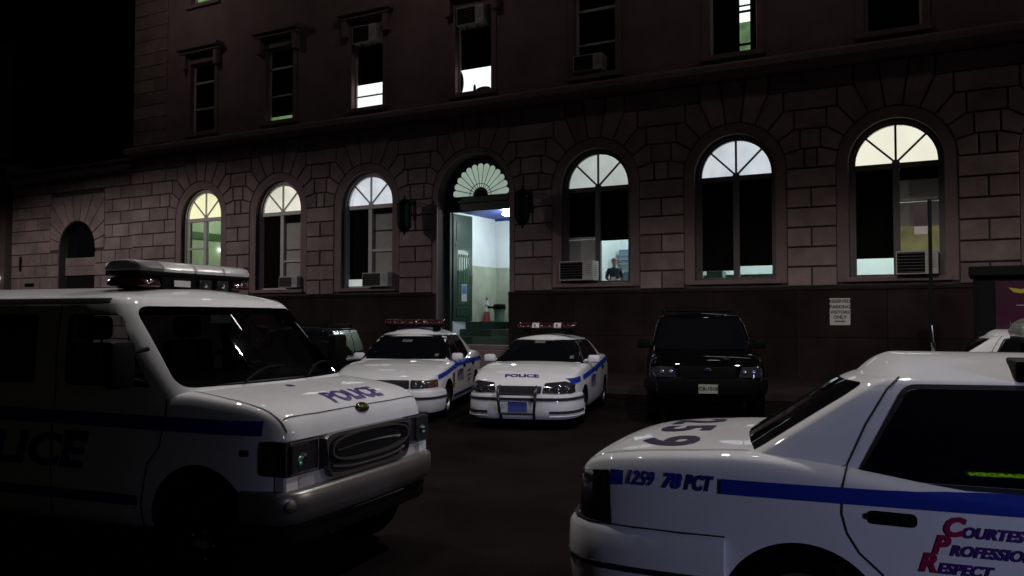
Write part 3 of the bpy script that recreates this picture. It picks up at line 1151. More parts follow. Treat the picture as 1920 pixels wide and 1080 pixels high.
# ---- rooms behind the windows
def room(u0, u1, d0, d1, z0, z1, wall, ceil):
    r = MB()
    r.box(u0 - .1, u0, d0, d1, z0, z1); r.box(u1, u1 + .1, d0, d1, z0, z1); r.box(u0, u1, d1, d1 + .1, z0, z1)
    a = r.build('room_wall', wall, station)
    r = MB(); r.box(u0, u1, d0, d1, z1, z1 + .1); r.build('room_ceiling', ceil, a)
    r = MB(); r.box(u0, u1, d0, d1, z0 - .1, z0); r.build('room_floor', M['grey_plastic'], a)
    return a
rA = room(2.72, 15.0, .56, 6.0, 1.95, 7.4, M['wall_white'], M['wall_white'])
lamp('POINT', 'room_light', F2W(5.4, 3.0, 6.4), 330, (0.86, 0.95, 1.0), shadow_soft_size=0.5)
lamp('POINT', 'room_light', F2W(11.6, 2.5, 6.2), 560, (0.9, 1.0, 0.95), shadow_soft_size=0.5)
rB = room(-15.2, -11.4, .56, 5.0, 1.95, 7.4, principled('wall_green', (0.56, 0.60, 0.50), .6, noise=.2, scale=1.2), principled('wall_pale_green', (0.40, 0.55, 0.32), .6))
lamp('POINT', 'room_light', F2W(-13.0, 2.6, 6.0), 80, (0.9, 1.0, 0.80), shadow_soft_size=0.4)
tb = MB(); tb.tube([(-15.12, 2.75, 4.86), (-15.12, 3.7, 4.84)], .035, 8)
tb.build('tube_lamp', emissive('tube_white', (1, 1, 1), 6.0), rB)
tb = MB(); tb.box(-15.15, -12.0, 4.7, 4.98, 1.95, 3.75); tb.build('cupboard', principled('cupboard_pale', (.45, .55, .45), .6), rB)
tb = MB(); tb.box(-15.19, -15.08, 1.2, 4.6, 5.25, 5.55); tb.box(-15.19, -15.1, 1.2, 3.2, 3.9, 4.0); tb.box(-15.15, -11.6, 4.85, 4.98, 4.9, 5.15); tb.build('pipe_casing', principled('dark_green', (.05, .12, .05), .5), rB)
# furniture seen through the clear panes
fb = MB()
fb.box(2.9, 6.5, 5.4, 5.98, 4.02, 4.35); fb.box(2.9, 4.2, 5.2, 5.98, 1.95, 3.5)
fb.build('office_cabinet', principled('cabinet_blue', (.10, .16, .24), .5), rA)
fb = MB()
for k in range(3): fb.box(3.2, 4.6, 4.6, 5.0, 3.75 + k * .16, 3.79 + k * .16)
fb.box(4.2, 4.26, 4.6, 4.66, 1.95, 4.6)
fb.build('office_shelf', principled('shelf_slate', (.22, .27, .31), .5), rA)
fb = MB(); fb.box(9.5, 9.95, 3.2, 3.6, 1.95, 4.4); fb.box(10.8, 11.0, 2.6, 2.8, 1.95, 5.2); fb.build('office_post', principled('post_blue', (.20, .30, .38), .5), rA)
fb = MB(); fb.box(6.0, 9.3, 2.0, 2.6, 1.95, 3.15); fb.box(7.3, 7.8, 1.6, 2.0, 3.0, 3.25); fb.build('office_desk', principled('desk_green', (.10, .18, .13), .5), rA)

# ---- wall lanterns, one either side of the door
def lantern(u, label, first=None):
    root = empty('wall_lantern', F2W(u, 0, 0), -TH, label, 'wall lantern', 'iron lanterns beside the entrance')
    if first:
        for ch in first.children:
            c = ch.copy(); COL.objects.link(c); c.parent = root
            for g in ch.children:
                d = g.copy(); COL.objects.link(d); d.parent = c
        return root
    m = MB()
    m.bbox(-.06, .06, -.10, -.05, 5.2, 5.9, b=.01)
    m.tube([(0, -.08, 5.75), (0, -.30, 5.86), (0, -.50, 5.80), (0, -.62, 5.70)], .022, 8)
    m.tube([(0, -.08, 5.35), (0, -.25, 5.42), (0, -.36, 5.62), (0, -.28, 5.78), (0, -.18, 5.70)], .016, 8)
    m.build('bracket', M['iron'], root)
    m = MB()
    c = (0, -.65, 0)
    m.lathe([(0, 6.02), (.02, 5.98), (.03, 5.90), (.14, 5.84), (.25, 5.74), (.27, 5.70), (.25, 5.69), (0, 5.69)], c=c, n=8)
    m.lathe([(0, 4.62), (.03, 4.66), (.05, 4.72), (.16, 4.80), (.21, 4.88), (.23, 4.96), (.23, 5.0), (0, 5.0)], c=c, n=8)
    for k in range(8):
        a = math.pi / 4 * k
        m.tube([(.225 * math.cos(a), -.65 + .225 * math.sin(a), 4.98), (.245 * math.cos(a), -.65 + .245 * math.sin(a), 5.70)], .014, 6)
    m.tube([(.24 * math.cos(math.pi / 8 * k), -.65 + .24 * math.sin(math.pi / 8 * k), 5.05) for k in range(17)], .013, 6)
    m.build('lantern_cage', M['iron'], root)
    m = MB(); m.lathe([(.205, 5.0), (.225, 5.69)], c=c, n=8); m.build('lantern_glass', principled('green_glass', (.010, .04, .028), .12, coat=.6), root)
    return root
l1 = lantern(-2.50, 'black iron lantern on the wall left of the green door')
lantern(2.06, 'black iron lantern on the wall right of the green door', l1)

# ---- air conditioners in the windows
def air_con(u, d, z0, w, h, label, tilt=0.0, depth=.5):
    r = empty('air_conditioner', F2W(u, d, z0), -TH, label, 'air conditioner', 'air conditioners in the windows')
    r.rotation_euler = (R(tilt), 0, -TH)
    m = MB(); m.bbox(-w / 2, w / 2, 0, depth, 0, h, b=.012); c = m.build('case', M['ac_case'], r)
    m = MB(); m.bbox(-w / 2 + .035, w * .20, -.012, .01, .035, h - .035, b=.004); m.build('grille', M['black'], r)
    m = MB()
    for k in range(7):
        z = .06 + (h - .12) * k / 6
        m.box(-w / 2 + .05, w * .19, -.020, -.012, z - .006, z + .006)
    m.build('grille_slats', M['frame_dark'], r)
    m = MB()
    for k in range(6):
        z = h * (.3 + .1 * k)
        m.box(w / 2 - .22, w / 2 - .05, -.006, .004, z - .006, z + .006)
    for k in range(6):
        m.box(w / 2 - .003, w / 2 + .003, .06, depth * .7, h * (.25 + .1 * k) - .008, h * (.25 + .1 * k) + .008)
    m.build('side_louvres', M['frame_dark'], r)
    m = MB(); m.tube([(-w * .2, .08, 0), (-w * .2, depth * .9, -.14)], .014); m.tube([(w * .2, .08, 0), (w * .2, depth * .9, -.14)], .014); m.build('bracket', M['iron'], r)
    return r
air_con(-8.18, -.24, 2.96, .92, .42, 'low air conditioner in the second arched window from the left')
air_con(-4.02, -.32, 2.92, 1.12, .50, 'air conditioner in the arched window just left of the door')
air_con(3.78, -.38, 2.97, 1.12, .60, 'pale air conditioner in the arched window just right of the door')
air_con(13.32, -.36, 2.93, .98, .60, 'air conditioner in the rightmost lit arched window behind the pole')
air_con(-4.63, -.24, 11.75, 1.05, .62, 'air conditioner high in the upper window above two lit strips')
air_con(-0.16, -.24, 11.66, 1.05, .62, 'air conditioner high in the upper window above the door')
air_con(4.12, -.24, 9.50, .95, .50, 'air conditioner low in the dark upper window right of the door')

# ---- reserved parking sign
sg = empty('parking_sign', F2W(11.43, -.165, 1.62), -TH, 'white reserved parking sign on the dark plinth', 'sign')
m = MB(); m.bbox(-.26, .26, -.012, .0, 0, .72, b=.004); m.build('panel', M['sign_white'], sg)
for i, (t, z, sz, col) in enumerate((('RESERVED', .635, .118, 'ink'), ('PARKING', .485, .125, 'ink'), ('VISITORS', .345, .118, 'ink'), ('ONLY', .21, .125, 'ink'), ('POLICE DEPT', .10, .045, 'ink'))):
    text_flat('lettering', t, lambda a, b, z=z: (a, -.0145, z + b), M[col], sg, size=sz, bold=.004)

# ---- traffic cone and bin on the hall floor
cn_ = empty('traffic_cone', F2W(-1.06, 2.45, HF + .001), -TH, 'tall orange traffic cone with white bands in the lit doorway', 'traffic cone')
m = MB(); m.bbox(-.20, .20, -.20, .20, 0, .035, b=.012); m.build('base', principled('cone_orange', (.40, .07, .06), .5), cn_)
rr = lambda z: .135 - .105 * (z / .88)
m = MB(); m.lathe([(rr(0), .03), (rr(.88), .88), (0, .885)], n=20); m.build('cone_body', MATS['cone_orange'], cn_, True)
for z0, z1 in ((.36, .55), (.60, .78)):
    m = MB(); m.lathe([(rr(z0) + .003, z0), (rr(z1) + .003, z1)], n=20); m.build('reflective_band', M['wall_white'], cn_, True)
bn = empty('litter_bin', F2W(-.60, 2.55, HF + .001), -TH, 'grey bin with black bag top beside the traffic cone', 'bin')
m = MB(); m.lathe([(0, 0), (.16, 0), (.20, .42), (.22, .43), (.22, .47), (.19, .47), (.18, .02), (0, .02)], n=24); m.build('bin_body', principled('bin_grey', (.16, .24, .20), .5), bn, True)
m = MB(); m.lathe([(.215, .44), (.235, .46), (.24, .56), (.20, .62), (.10, .64), (0, .63)], n=18); m.bbox(-.5, -.1, -.15, .1, .48, .56, b=.02); m.build('black_bag', M['black'], bn, True)

# ---- the officer seen through the right pane of the window beside the door
def officer():
    r = empty('person', F2W(4.30, 1.5, 1.951), -TH + R(20), 'officer in dark uniform standing inside the lit window right of the door', 'person')
    J = {'pel': (0, 0, .95, .15), 'wst': (0, 0, 1.10, .145), 'chs': (0, .01, 1.32, .175), 'nb': (0, .01, 1.47, .09), 'nk': (0, 0, 1.53, .058), 'hd0': (0, -.01, 1.60, .075), 'hd': (0, -.015, 1.68, .095), 'hd1': (0, -.01, 1.75, .075)}
    E_ = [('pel', 'wst'), ('wst', 'chs'), ('chs', 'nb'), ('nb', 'nk'), ('nk', 'hd0'), ('hd0', 'hd'), ('hd', 'hd1')]
    for s, n in ((-1, 'l'), (1, 'r')):
        J[n + 'sh'] = (s * .19, .01, 1.42, .075); J[n + 'el'] = (s * .26, -.03, 1.14, .052); J[n + 'wr'] = (s * .12, -.22, 1.08, .034); J[n + 'hn'] = (s * .05, -.26, 1.10, .036)
        J[n + 'hp'] = (s * .10, 0, .90, .10); J[n + 'kn'] = (s * .11, -.01, .50, .068); J[n + 'an'] = (s * .11, .02, .09, .045); J[n + 'to'] = (s * .12, -.13, .04, .042)
        E_ += [('chs', n + 'sh'), (n + 'sh', n + 'el'), (n + 'el', n + 'wr'), (n + 'wr', n + 'hn'), ('pel', n + 'hp'), (n + 'hp', n + 'kn'), (n + 'kn', n + 'an'), (n + 'an', n + 'to')]
    ks = list(J)
    me = bpy.data.meshes.new('body'); me.from_pydata([J[k][:3] for k in ks], [(ks.index(a), ks.index(b)) for a, b in E_], [])
    o = bpy.data.objects.new('body', me); COL.objects.link(o)
    md = o.modifiers.new('s', 'SKIN')
    for i, k in enumerate(ks): me.skin_vertices[0].data[i].radius = (J[k][3], J[k][3])
    me.skin_vertices[0].data[0].use_root = True
    sb = o.modifiers.new('d', 'SUBSURF'); sb.levels = 2; sb.render_levels = 2
    bpy.context.view_layer.update()
    new = bpy.data.meshes.new_from_object(o.evaluated_get(bpy.context.evaluated_depsgraph_get()))
    o.modifiers.clear(); o.data = new
    new.materials.append(principled('uniform', (.012, .016, .035), .8)); new.materials.append(principled('skin', (.42, .24, .19), .6))
    for p in new.polygons:
        z = p.center.z
        p.material_index = 1 if (z > 1.50 or (p.center.y < -.17 and z > 1.0)) else 0
        p.use_smooth = True
    o.parent = r
    m = MB(); m.ball((0, .01, 1.735), .098, .105, .085); m.build('hair', principled('hair', (.20, .15, .12), .8), r, True)
    m = MB(); m.ball((.265, -.0, 1.34), .03, .05, .05); m.ball((-.265, -.0, 1.34), .03, .05, .05); m.bbox(-.10, .04, -.29, -.28, 1.06, 1.18, b=.003); m.build('shoulder_patches', M['sign_white'], r, True)
    m = MB(); m.ball((0, -.115, 1.665), .014, .02, .02); m.ball((-.098, 0, 1.67), .012, .02, .03); m.ball((.098, 0, 1.67), .012, .02, .03); m.build('face', MATS['skin'], r, True)
officer()

# =================================================================== THE SIDE WING (left)
wing = empty('side_wing', (SX, SY, 0), -TH, 'lower stone building with one dark archway, left of the police station', 'building')
WO = 0.28
WU0, WU1 = -26.45, UL - .02
AC_, AR_, AS_ = -21.50, 1.30, 4.94
mb = MB()
SPR_keep = SPR
def wing_wall():
    global SPR
    SPR = AS_
    w = MB()
    wall_with_arches('wall', [(AC_, AR_, 0.0)], 0.0, 8.2, WU0, WU1, WO + .0, WO + .7, M['stone_joint'], wing)
    SPR = SPR_keep
wing_wall()
b2 = MB()
def wblock(poly):
    if area(poly) < 0: poly = poly[::-1]
    p = inset_poly(poly, .02)
    if area(p) < .01: return
    b2.prism(p, WO - .06, WO + .01, chamfer=.016)
CW = .56
for k in range(0, 15):
    z0, z1 = .35 + k * CW, .35 + (k + 1) * CW
    if z1 > 8.25: break
    def row(a, b, ph):
        n = max(1, round((b - a) / 1.0))
        cuts = [a] + [a + (b - a) * (j + ph) / n for j in range(0 if ph else 1, n)] + [b]
        for p, q2 in zip(cuts, cuts[1:]):
            if q2 - p > .1: wblock([(p, z0), (q2, z0), (q2, z1), (p, z1)])
    if z1 <= AS_ + .01:
        row(WU0, AC_ - AR_ - .0, .5 * (k % 2)); row(AC_ + AR_, WU1, .5 * (k % 2))
    elif z0 > AS_ + 2.55:
        row(WU0, WU1, .5 * (k % 2))
    else:
        hw = AR_ + .32 + max(0, .95 - .28 * abs(k - 9) * .8) * .6
        row(WU0, AC_ - 1.95, .5 * (k % 2)); row(AC_ + 1.95, WU1, .5 * (k % 2))
for k in range(11):
    a0, a1 = math.pi * k / 11, math.pi * (k + 1) / 11
    def outp(a):
        c, s = math.cos(a), math.sin(a)
        t = min(1.95 / abs(c) if abs(c) > 1e-6 else 1e9, 2.50 / s if s > 1e-6 else 1e9)
        return (AC_ + t * c, AS_ + t * s)
    inner = [(AC_ + AR_ * math.cos(a0 + (a1 - a0) * t / 4), AS_ + AR_ * math.sin(a0 + (a1 - a0) * t / 4)) for t in range(5)]
    o0, o1 = outp(a0), outp(a1)
    mid = []
    ca = math.atan2(2.5, 1.95)
    for cc in (ca, math.pi - ca):
        if a0 < cc < a1: mid = [outp(cc)]
    wblock([o0] + mid + [o1] + inner[::-1])
b2.build('rusticated_blocks', M['stone'], wing)
m = MB()
profile_run(m, [(WO + .1, 8.2), (WO - .10, 8.2), (WO - .16, 8.28), (WO - .22, 8.30), (WO - .22, 8.38), (WO - .08, 8.42), (WO - .05, 8.66), (WO - .14, 8.70), (WO - .14, 8.82), (WO + .5, 8.84), (WO + .5, 8.2)], WU0 - .05, WU1)
m.build('parapet', M['stone_smooth'], wing)
m = MB(); m.box(AC_ - AR_, AC_ + AR_, WO + .42, WO + .46, 4.62, AS_ + .01)
m.prism([(AC_ + AR_ * math.cos(math.pi * k / 24), AS_ + AR_ * math.sin(math.pi * k / 24)) for k in range(25)], WO + .42, WO + .46)
m.build('arch_glass', M['dark_glass'], wing)
m = MB(); m.bbox(AC_ - AR_, AC_ + AR_, WO + .30, WO + .46, 4.22, 4.60, b=.015); m.bbox(AC_ - AR_, AC_ + AR_, WO + .30, WO + .46, 3.78, 4.21, b=.015)
m.build('lintel_blocks', M['stone'], wing)
m = MB(); m.box(AC_ - AR_, AC_ + AR_, WO + .40, WO + .5, 0, 3.77); m.build('door', M['blind'], wing)
m = MB(); m.box(WU0, WU1 + .3, WO + .72, 12, 0, 8.2); m.build('side_walls', M['stone_smooth'], wing)
m = MB(); m.bbox(-25.75, -25.60, WO - .10, WO - .05, 4.05, 4.75, b=.01); m.bbox(-25.3, -24.6, WO - .10, WO - .05, 3.30, 3.46, b=.01); m.build('wall_plates', M['black'], wing)

# ---- dark buildings further off
fb = empty('distant_building', (-44, 62, 0), R(28), 'faint pale gable of a distant building above the side wing', 'building')
m = MB(); m.box(-7, 7, -4, 6, 0, 21.5); m.build('wall', principled('far_wall', (.16, .20, .25), .9), fb)
m = MB(); m.box(-7.3, 7.3, -4.3, 6.3, 21.5, 22.2); m.build('roof', M['black'], fb)
m = MB()
for i in range(4):
    for j in range(5): m.box(-5.5 + i * 3.4, -4.3 + i * 3.4, -4.05, -3.95, 2 + j * 3.6, 4 + j * 3.6)
m.build('window_row', M['dark_glass'], fb)
nb = empty('corner_building', F2W(-33.5, .4, 0), -TH, 'dark narrow building at the left edge with a small lit wall lamp', 'building')
m = MB(); m.box(-5, 6.2, 0, 10, 0, 9.4); m.build('wall', principled('dark_brick', (.10, .07, .065), .9, noise=.2, scale=2), nb)
m = MB(); m.box(-5.1, 6.3, -.15, 10, 9.4, 9.7); m.build('roof', M['black'], nb)
m = MB(); m.bbox(5.1, 5.9, -.16, -.02, 3.70, 3.84, b=.02); m.build('wall_lamp', emissive('tube_small', (1, .97, .9), 2.2), nb)



# =================================================================== VEHICLES
def frange(a, b, n): return [a + (b - a) * i / n for i in range(n + 1)]

def make_body(root, S, paint):
    """S: tables for a vehicle; every table is (x, value) from rear to front"""
    zt = pchip(*zip(*S['ZT'])); w = pchip(*zip(*S['W'])); zl = pchip(*zip(*S['ZL'])); zs = pchip(*zip(*S['ZS']))
    cr = S.get('crown', .02)
    def half(x):
        W_, T, L_, Sh = w(x), zt(x), zl(x), zs(x)
        Sh = min(Sh, T - .02)
        c = cr * min(1, W_ / .9)
        mid = (Sh + L_) / 2
        if S.get('square'):
            return [(0, T + c), (.30 * W_, T + c * .95), (.58 * W_, T + c * .8), (.82 * W_, T + c * .45), (.915 * W_, T + .002), (.955 * W_, T - .016), (.975 * W_, T - .045), (.99 * W_, (T - .02) * .35 + Sh * .65),
                    (W_, Sh - .06), (W_ * 1.006, Sh * .55 + mid * .45), (W_ * 1.004, mid), (W_ * .995, mid * .5 + L_ * .5), (W_ * .97, L_ + .06), (W_ * .90, L_), (W_ * .5, L_), (0, L_)]
        return [(0, T + c), (.30 * W_, T + c * .92), (.58 * W_, T + c * .6), (.78 * W_, T + c * .15), (.885 * W_, T - .006), (.93 * W_, T - .020), (.955 * W_, T - .035), (.985 * W_, (T - .02) * .35 + Sh * .65),
                (W_, Sh - .06), (W_ * 1.006, Sh * .55 + mid * .45), (W_ * 1.004, mid), (W_ * .995, mid * .5 + L_ * .5), (W_ * .97, L_ + .06), (W_ * .90, L_), (W_ * .5, L_), (0, L_)]
    xr, xf = S['ZT'][0][0], S['ZT'][-1][0]
    xs = [xr, xr + .004, xr + .01, xr + .02, xr + .035, xr + .055, xr + .08, xr + .11] + frange(xr + .15, xf - .15, 90) + [xf - .11, xf - .08, xf - .055, xf - .035, xf - .02, xf - .01, xf - .004, xf]
    V, F = loft(xs, half)
    r = S['arch']
    cuts = []
    for x in S['axles']:
        for s in (-1, 1):
            y0, y1 = sorted((s * (S['hw'] - .26), s * 1.3))
            cuts.append((x, S.get('archz', S['rad']), r, y0, y1))
    body = shell('body', V, F, paint, root, cuts)
    global RCR
    RCR = S.get('cr', .16)
    V, F = rings(cabin_levels(**S['cab']))
    cab = shell('cabin', V, F, paint, root)
    return body, cab, Skin([body, cab]), Skin([body]), Skin([cab])

def wheels(root, S, **kw):
    for x in S['axles']:
        for s in (-1, 1):
            wheel(root, x, s * (S['hw'] - .13), S['rad'], S.get('tyre', .20), s, **kw)

def tube_part(root, name, mat, pts, r, n=8):
    m = MB(); m.tube(pts, r, n); return m.build(name, mat, root, True)

def light_bar(root, x, z, span, kind, depth=.30, h=.13):
    """a roof light bar; kind 'clear' has long clear domes, 'red' has red and clear domes"""
    bar = empty('light_bar', (x, 0, z)); bar.parent = root
    m = MB()
    hs = span / 2
    m.bbox(-depth / 2, depth / 2, -hs + .02, hs - .02, .06, .105, b=.018)
    m.bbox(-depth / 2 + .03, depth / 2 - .03, -hs + .10, -hs + .22, -.03, .06, b=.01)
    m.bbox(-depth / 2 + .03, depth / 2 - .03, hs - .22, hs - .10, -.03, .06, b=.01)
    m.build('bar_base', M['black'], bar, True)
    def dome(y0, y1, mat, zz0, zz1, name, cap0=False, cap1=False):
        prof = [(-depth / 2, zz0), (-depth / 2 - .01, zz0 + (zz1 - zz0) * .25), (-depth / 2 + .015, zz0 + (zz1 - zz0) * .7), (-depth / 2 + .06, zz1 - .006), (0, zz1), (depth / 2 - .06, zz1 - .006), (depth / 2 - .015, zz0 + (zz1 - zz0) * .7), (depth / 2 + .01, zz0 + (zz1 - zz0) * .25), (depth / 2, zz0)]
        V = []
        ys = [y0, y0 + .012] + [y0 + .03, y1 - .03] + [y1 - .012, y1]
        sc_ = [.72 if cap0 else .97, .9 if cap0 else 1, 1, 1, .9 if cap1 else 1, .72 if cap1 else .97]
        zc = (zz0 + zz1) / 2
        for y, s in zip(ys, sc_):
            V += [(px * s, y, zc + (pz - zc) * s) for px, pz in prof]
        F = grid_faces(len(ys), len(prof), True)
        F += [tuple(range(len(prof))), tuple(range(len(V) - 1, len(V) - len(prof) - 1, -1))]
        o = mesh_obj(name, V, F, mat, bar, True, 50)
        return o
    if kind == 'clear':
        dome(-hs, -hs + .24, M['grey_plastic'], .095, .095 + h, 'dark_dome', True, False)
        for k in range(3):
            a = -hs + .245 + k * (span - .245) / 3
            b = a + (span - .245) / 3 - .008
            dome(a, b, M['dome_clear'], .095, .095 + h, 'clear_dome', False, k == 2)
        for s in (-1, 1):
            dome(s * (hs - .13) - .11, s * (hs - .13) + .11, M['lens_red'], -.02, .062, 'end_lamp', True, True)
            m = MB(); m.ball((depth / 2 - .02, s * (hs - .12), .02), .028); m.build('bulb', M['chrome'], bar, True)
        for y in (.08, .28):
            m = MB(); m.bbox(depth / 2 - .08, depth / 2 - .005, y - .07, y + .07, -.035, .055, b=.012); m.build('work_lamp', M['lens'], bar, True)
            m = MB(); m.ball((depth / 2 - .002, y - .01, .005), .018); m.build('bulb', M['chrome'], bar, True)
        m = MB(); m.box(depth / 2 + .0, depth / 2 + .004, -.27, -.10, -.012, .035); m.build('label_plate', M['sign_white'], bar)
        m = MB(); m.bbox(-.12, depth / 2 - .01, -.38, -.02, -.03, .06, b=.01); m.build('siren_box', M['black'], bar)
    elif kind == 'white':
        m = MB(); m.bbox(-depth / 2 - .13, depth / 2, -hs - .02, hs, -.11, -.004, b=.02); m.build('bar_shadow_box', M['black'], bar, True)  # black box in place of the shadow the bar casts on the roof
        m = MB(); dome(-hs, hs, principled('dome_white', (.55, .54, .51), .25, coat=1.0), .095, .095 + h, 'white_dome', True, True)
    else:
        n = 8
        for k in range(n):
            a = -hs + span * k / n
            mat = M['dome_clear'] if k in (2, 5) else M['lens_red']
            if S_night.get('red_only') and k in (2, 5): mat = M['lens_red']
            dome(a + .004, a + span / n - .004, mat, .10, .10 + h, 'lens_section', k == 0, k == n - 1)
            m = MB(); m.ball((depth / 2 + .006, a + span / n * .45, .10 + h * .42), .014 + .006 * (k % 3)); m.build('bulb', M['chrome'], bar, True)
    return bar
S_night = {}

def mirror(root, x, y, z, s, mat, w=.22, h=.14, arm=.08):
    m = MB()
    m.bbox(x - .05, x + .07, min(y, y + s * w), max(y, y + s * w), z, z + h, b=.045)
    o = m.build('side_mirror', mat, root, True)
    m = MB(); m.box(x - .054, x - .049, min(y + s * .02, y + s * (w - .02)), max(y + s * .02, y + s * (w - .02)), z + .02, z + h - .02); m.build('mirror_glass', M['car_glass'], o)
    m = MB(); m.tube([(x, y - s * arm, z + .03), (x, y + s * .03, z + .05)], .025, 8); m.build('mirror_arm', mat, o, True)
    return o

# ------------------------------------------------------------------ sedans
CV = dict(
    ZT=[(-2.69, .62), (-2.683, .78), (-2.67, .90), (-2.645, .975), (-2.58, 1.025), (-2.45, 1.065), (-2.1, 1.10), (-1.75, 1.115), (-1.3, 1.08), (-.6, 1.00), (.3, .98), (1.0, 1.0), (1.6, .965), (2.1, .89), (2.4, .81), (2.52, .755), (2.57, .70), (2.58, .62)],
    W=[(-2.69, .62), (-2.67, .70), (-2.64, .775), (-2.59, .835), (-2.52, .885), (-2.4, .925), (-2.1, .96), (-1.5, .98), (0, .985), (1.2, .975), (1.8, .955), (2.2, .91), (2.42, .845), (2.52, .76), (2.56, .68), (2.58, .58)],
    ZL=[(-2.76, .42), (-2.6, .32), (-2.0, .26), (-1.4, .20), (1.4, .20), (2.0, .24), (2.58, .34)],
    ZS=[(-2.76, .86), (-2.2, .985), (-1.2, .985), (0, .95), (1.2, .92), (2.0, .84), (2.58, .62)],
    cr=.06, crown=.030, arch=.40, archz=.31, rad=.335, axles=(-1.457, 1.457), hw=.985,
    cab=dict(zb=.95, xfb=1.0, xrb=-1.99, hwb=.895, zr=1.50, xft=.20, xrt=-1.16, hwt=.635, crown=.115, bf=.12, br=.17, fil=.13, tumble=.02))

def police_sedan(root, S, front, digits=None, side_text=True, quarter='right', bar='red'):
    body, cab, sk, skb, skc = make_body(root, S, M['white_paint'])
    wheels(root, S)
    c = S['cab']
    hwb = S['hw']
    dark = M['car_glass']
    # windscreen and back window
    zb, zt_ = S['ws']
    patch(skc, 'windscreen', rounded([(-.80, zb), (.80, zb), (.60, zt_), (-.60, zt_)], .05), 'front', dark, root, nx=40, ny=16)
    rb, rt = S['bl']
    patch(skc, 'rear_window', rounded([(-.79, rb), (.79, rb), (.61, rt), (-.61, rt)], .08), 'rear', dark, root, nx=40, ny=16)
    for view in ('right', 'left'):
        for nm, poly in S['side_windows']:
            tr = patch(skc, nm, rounded(poly, .05), view, dark, root, off=.005, nx=30, ny=12)
            cx = sum(p[0] for p in poly) / len(poly); cz = sum(p[1] for p in poly) / len(poly)
            rp = rounded(poly, .05)
            loop = [(p[0] + .012 * (1 if p[0] > cx else -1), p[1] + .012 * (1 if p[1] > cz else -1)) for p in rp]
            strip(skc, 'window_seal', loop + loop[:1], view, .022, M['seam'], tr, off=.003, step=.02)
        for line in S['door_lines']:
            strip(sk, 'door_seam', line, view, .009, M['seam'], root, off=.0025, step=.02)
        for (hx, hz) in S['handles']:
            s = -1 if view == 'right' else 1
            pp = rounded([(hx - .105, hz - .028), (hx + .105, hz - .032), (hx + .105, hz + .03), (hx - .105, hz + .034)], .03)
            hd_ = patch(skb, 'handle', pp, view, M['black'], root, off=.006, nx=10, ny=4)
            p, n = skb.hit(view, hx, hz + .012, .012)
            if p is not None:
                m = MB(); m.bbox(hx - .09, hx + .085, min(p.y, p.y + s * .016), max(p.y, p.y + s * .016), hz - .004, hz + .026, b=.007); m.build('handle_grip', M['black'], hd_, True)
        # stripes
        for seg in S['stripe'][0 if view == 'right' else 1]:
            patch(skb, 'blue_stripe', seg, view, M['blue'], root, off=.011, nx=60, ny=6)
    mirror(root, .62, -.86, 1.0, -1, M['white_paint']); mirror(root, .62, .86, 1.0, 1, M['white_paint'])
    return body, cab, sk, skb, skc

# window outlines (x, z) from the side
def side_windows(belt, top, xrear_b, xrear_t, xb, xfront_b, xfront_t):
    return [('rear_door_window', [(xrear_b, belt), (xb - .03, belt), (xb - .05, top), (xrear_t, top - .01)]),
            ('front_door_window', [(xb + .03, belt), (xfront_b, belt + .0), (xfront_t, top), (xb + .01, top)])]

def stripe_segs(z, h, dz, spans):
    out = []
    for a, b in spans:
        n = 8
        lo = [(a + (b - a) * i / n, z + dz * ((a + (b - a) * i / n)) - h / 2) for i in range(n + 1)]
        hi = [(p[0], p[1] + h) for p in lo]
        out.append(lo + hi[::-1])
    return out

CV['ws'] = (1.03, 1.45); CV['bl'] = (1.085, 1.465)
CV['side_windows'] = side_windows(1.02, 1.455, -1.20, -.96, -.16, .86, .30)
CV['door_lines'] = [
    [(-1.00, 1.50), (-1.06, 1.44), (-1.16, 1.27), (-1.245, 1.08), (-1.262, 1.0), (-1.268, .87), (-1.245, .78), (-1.19, .69), (-1.09, .60), (-1.06, .5), (-1.05, .30)],
    [(-.14, 1.02), (-.13, .3)], [(.90, 1.0), (.98, .9), (1.0, .3)],
    ]
CV['handles'] = [(-1.045, .862), (.0, .862)]
def stripe_poly(z, h, x0, x1, xk, k):
    lo = []
    n = 24
    for i in range(n + 1):
        x = x0 + (x1 - x0) * i / n
        lo.append((x, z - h / 2 - max(0, x - xk) * k))
    return lo + [(p[0], p[1] + h) for p in lo][::-1]
CV['stripe'] = [stripe_segs(.952, .072, 0.0, [(-2.43, -2.355), (-1.84, .9)]), []]
CV['stripe'][1] = [stripe_poly(.935, .08, -2.3, 2.16, .6, .105)]

